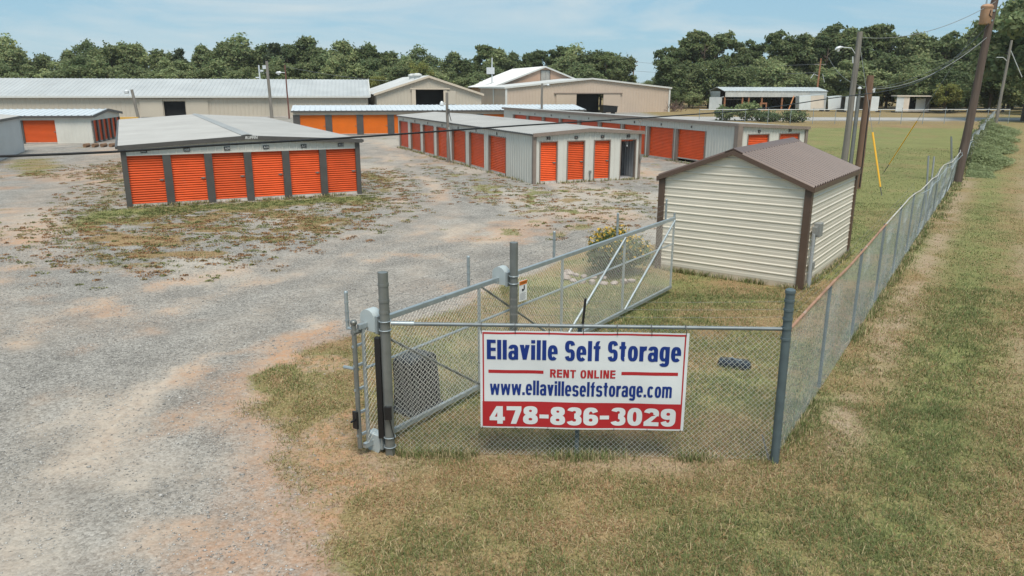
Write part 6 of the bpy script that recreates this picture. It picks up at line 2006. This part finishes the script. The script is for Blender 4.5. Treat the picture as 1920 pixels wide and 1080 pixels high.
parts.append(fringe([((-1.6, 9.24), (3.46, 9.06), 900, .07), (FENCE_A, bcorner(FENCE_A, FR, 22, 0), 800, .10), (bcorner(FENCE_A, FR, 22, 0), bcorner(FENCE_A, FR, 52, 0), 500, .2),
    ((-1.7, 9.15), (-1.5, 9.3), 2500, .08), (bcorner(_S, -35.28, 0, -.04), bcorner(_S, -35.28, 3.83, -.04), 500, .05), (bcorner(_S, -35.28, 3.87, 0), bcorner(_S, -35.28, 3.87, 5), 450, .05),
    (bcorner(_A, 26.6, 0, -.08), bcorner(_A, 26.6, 9.5, -.08), 260, .10), (bcorner(_A, 26.6, 9.6, 0), bcorner(_A, 26.6, 9.6, 12), 160, .15), (bcorner(_B, 23.46, 0, -.1), bcorner(_B, 23.46, 6.1, -.1), 200, .10),
    (bcorner(_B, 23.46, -.1, 0), bcorner(_B, 23.46, -.1, 25), 120, .14), (bcorner(_E, 23.5, -.1, 3), bcorner(_E, 23.5, -.1, 22), 90, .16)], 9))
vs, fs_, cs_, o = [], [], [], 0
for v, f, c in parts:
    vs.append(v); fs_.append(f + o); cs_.append(c); o += len(v)
gme2 = np_mesh('grass', np.concatenate(vs), np.concatenate(fs_), gr_mat, np.concatenate(cs_))
gro = bpy.data.objects.new('grass', gme2)
COL.objects.link(gro)
tag(gro, 'short dry and green grass growing over the verge and the field', 'grass', kind='stuff')

# gravel stones standing proud of the drive
rng = np.random.default_rng(55)
cnt = 170000
y = np.sqrt(rng.uniform(6.2 ** 2, 24 ** 2, cnt)); x = rng.uniform(-.80, .80, cnt) * (y + .5)
g, c, gn_, du, ba = zones(x, y)
ok = (rng.uniform(0, 1, cnt) < (1 - np.clip(g * 1.6, 0, 1)) * (1 - .75 * c) * (1 - .65 * du)) & (vnoise(x, y, .9, 5) > .32)
x, y = x[ok], y[ok]
N = len(x)
sz = rng.uniform(.006, .017, N) * np.where(rng.uniform(0, 1, N) < .03, 1.8, 1.0)
base_o = np.array([(1, 0, 0), (0, 1, 0), (-1, 0, 0), (0, -1, 0), (0, 0, .75), (0, 0, -.5)], float)
az = rng.uniform(0, 6.28, N)
jit = base_o[None] * rng.uniform(.65, 1.3, (N, 6, 1)) + rng.normal(0, .12, (N, 6, 3))
ca, sa = np.cos(az)[:, None], np.sin(az)[:, None]
rot = np.stack([jit[..., 0] * ca - jit[..., 1] * sa, jit[..., 0] * sa + jit[..., 1] * ca, jit[..., 2]], 2)
v = rot * sz[:, None, None] * np.array([1.15, 1, .8]) + np.stack([x, y, height(x, y) + sz * .1], 1)[:, None, :]
tri = np.array([(0, 1, 4), (1, 2, 4), (2, 3, 4), (3, 0, 4), (1, 0, 5), (2, 1, 5), (3, 2, 5), (0, 3, 5)])
f = (np.arange(N)[:, None, None] * 6 + tri[None]).reshape(-1, 3)
cc = np.repeat((rng.uniform(.15, .48, (N, 1)) * np.array([[1.0, .95, .88]])), 6, 0)
smat = bpy.data.materials.new('gravel_stone')
smat.use_nodes = True
n, l = smat.node_tree.nodes, smat.node_tree.links
at = n.new('ShaderNodeAttribute'); at.attribute_name = 'tint'
l.new(at.outputs['Color'], n['Principled BSDF'].inputs['Base Color'])
n['Principled BSDF'].inputs['Roughness'].default_value = .9
go_ = bpy.data.objects.new('gravel', np_mesh('gravel', v.reshape(-1, 3), f, smat, cc))
COL.objects.link(go_)
tag(go_, 'loose grey gravel stones scattered over the drive', 'gravel', kind='stuff')

# low weed mats, rusty and olive, creeping over the gravel before the doors
rng = np.random.default_rng(77)
C0 = 20000
mx_ = rng.uniform(-27, 8, C0); my_ = rng.uniform(17.5, 50, C0)
pa_ = np.maximum(np.maximum(sstep(sdpoly(mx_, my_, PATCH_A), -2.2, 1.6), .75 * sstep(sdpoly(mx_, my_, PATCH_L), -1.0, 1.0)), .34 * sstep(sdpoly(mx_, my_, MID), -1.5, 2.0))
kp = rng.uniform(0, 1, C0) < pa_ * (.38 + .6 * sstep(fbm(mx_, my_, 2.2, 41), .34, .58)) * .85
mx_, my_ = mx_[kp], my_[kp]
nm_ = len(mx_)
per = 30
mr_ = rng.uniform(.06, .20, nm_) * np.where(rng.uniform(0, 1, nm_) < .12, 1.7, 1)
kind_ = rng.uniform(0, 1, nm_) + .25 * (fbm(mx_, my_, 3, 43) - .5) * 2
nearw = sstep(sdpoly(mx_, my_, [(-16.4, 29.4), (-6.0, 34.5), (-6.0, 32.0), (-15.8, 26.6)]), -.8, .8)
mc = np.where((kind_ < .42)[:, None], np.array([[.290, .160, .078]]), np.where((kind_ < .66)[:, None], np.array([[.280, .215, .105]]), np.array([[.185, .190, .075]])))
mc = mc * (1 - nearw[:, None]) + np.array([[.145, .165, .060]]) * nearw[:, None]
ang = rng.uniform(0, 6.283, (nm_, per)); rad_ = np.sqrt(rng.uniform(0, 1, (nm_, per))) * mr_[:, None] * (1 + .35 * np.sin(ang * 3 + mx_[:, None] * 7))
px_, py_ = mx_[:, None] + rad_ * np.cos(ang) * 1.3, my_[:, None] + rad_ * np.sin(ang)
pz_ = height(px_, py_) + .008 + .045 * (1 - rad_ / (mr_[:, None] * 1.4)) * rng.uniform(.2, 1, (nm_, per))
P_ = np.stack([px_, py_, pz_], 2).reshape(-1, 3)
v, f = leaves(P_, np.tile([[0, 0, 1.4]], (len(P_), 1)), .036, rng, 1.7)
cc = np.repeat(np.repeat(mc, per, 0) * rng.uniform(.65, 1.35, (len(P_), 1)), 4, 0)
wo = bpy.data.objects.new('weed_mats', np_mesh('weed_mats', v, f, gr_mat, cc))
COL.objects.link(wo)
tag(wo, 'rusty and olive weed mats creeping over the gravel', 'weeds', kind='stuff')

# ------------------------------------------------------------------ thin summer haze
hz = MB().box(-420, 420, -70, 300, -1.2, 32).build('haze', None)
hm = bpy.data.materials.new('haze_air')
hm.use_nodes = True
hm.node_tree.nodes.clear()
ho = hm.node_tree.nodes.new('ShaderNodeOutputMaterial')
hv = hm.node_tree.nodes.new('ShaderNodeVolumePrincipled')
hv.inputs['Color'].default_value = (.92, .93, .92, 1)
hv.inputs['Density'].default_value = 0.00014
hm.node_tree.links.new(hv.outputs[0], ho.inputs['Volume'])
hz.data.materials.append(hm)
tag(hz, kind='stuff')
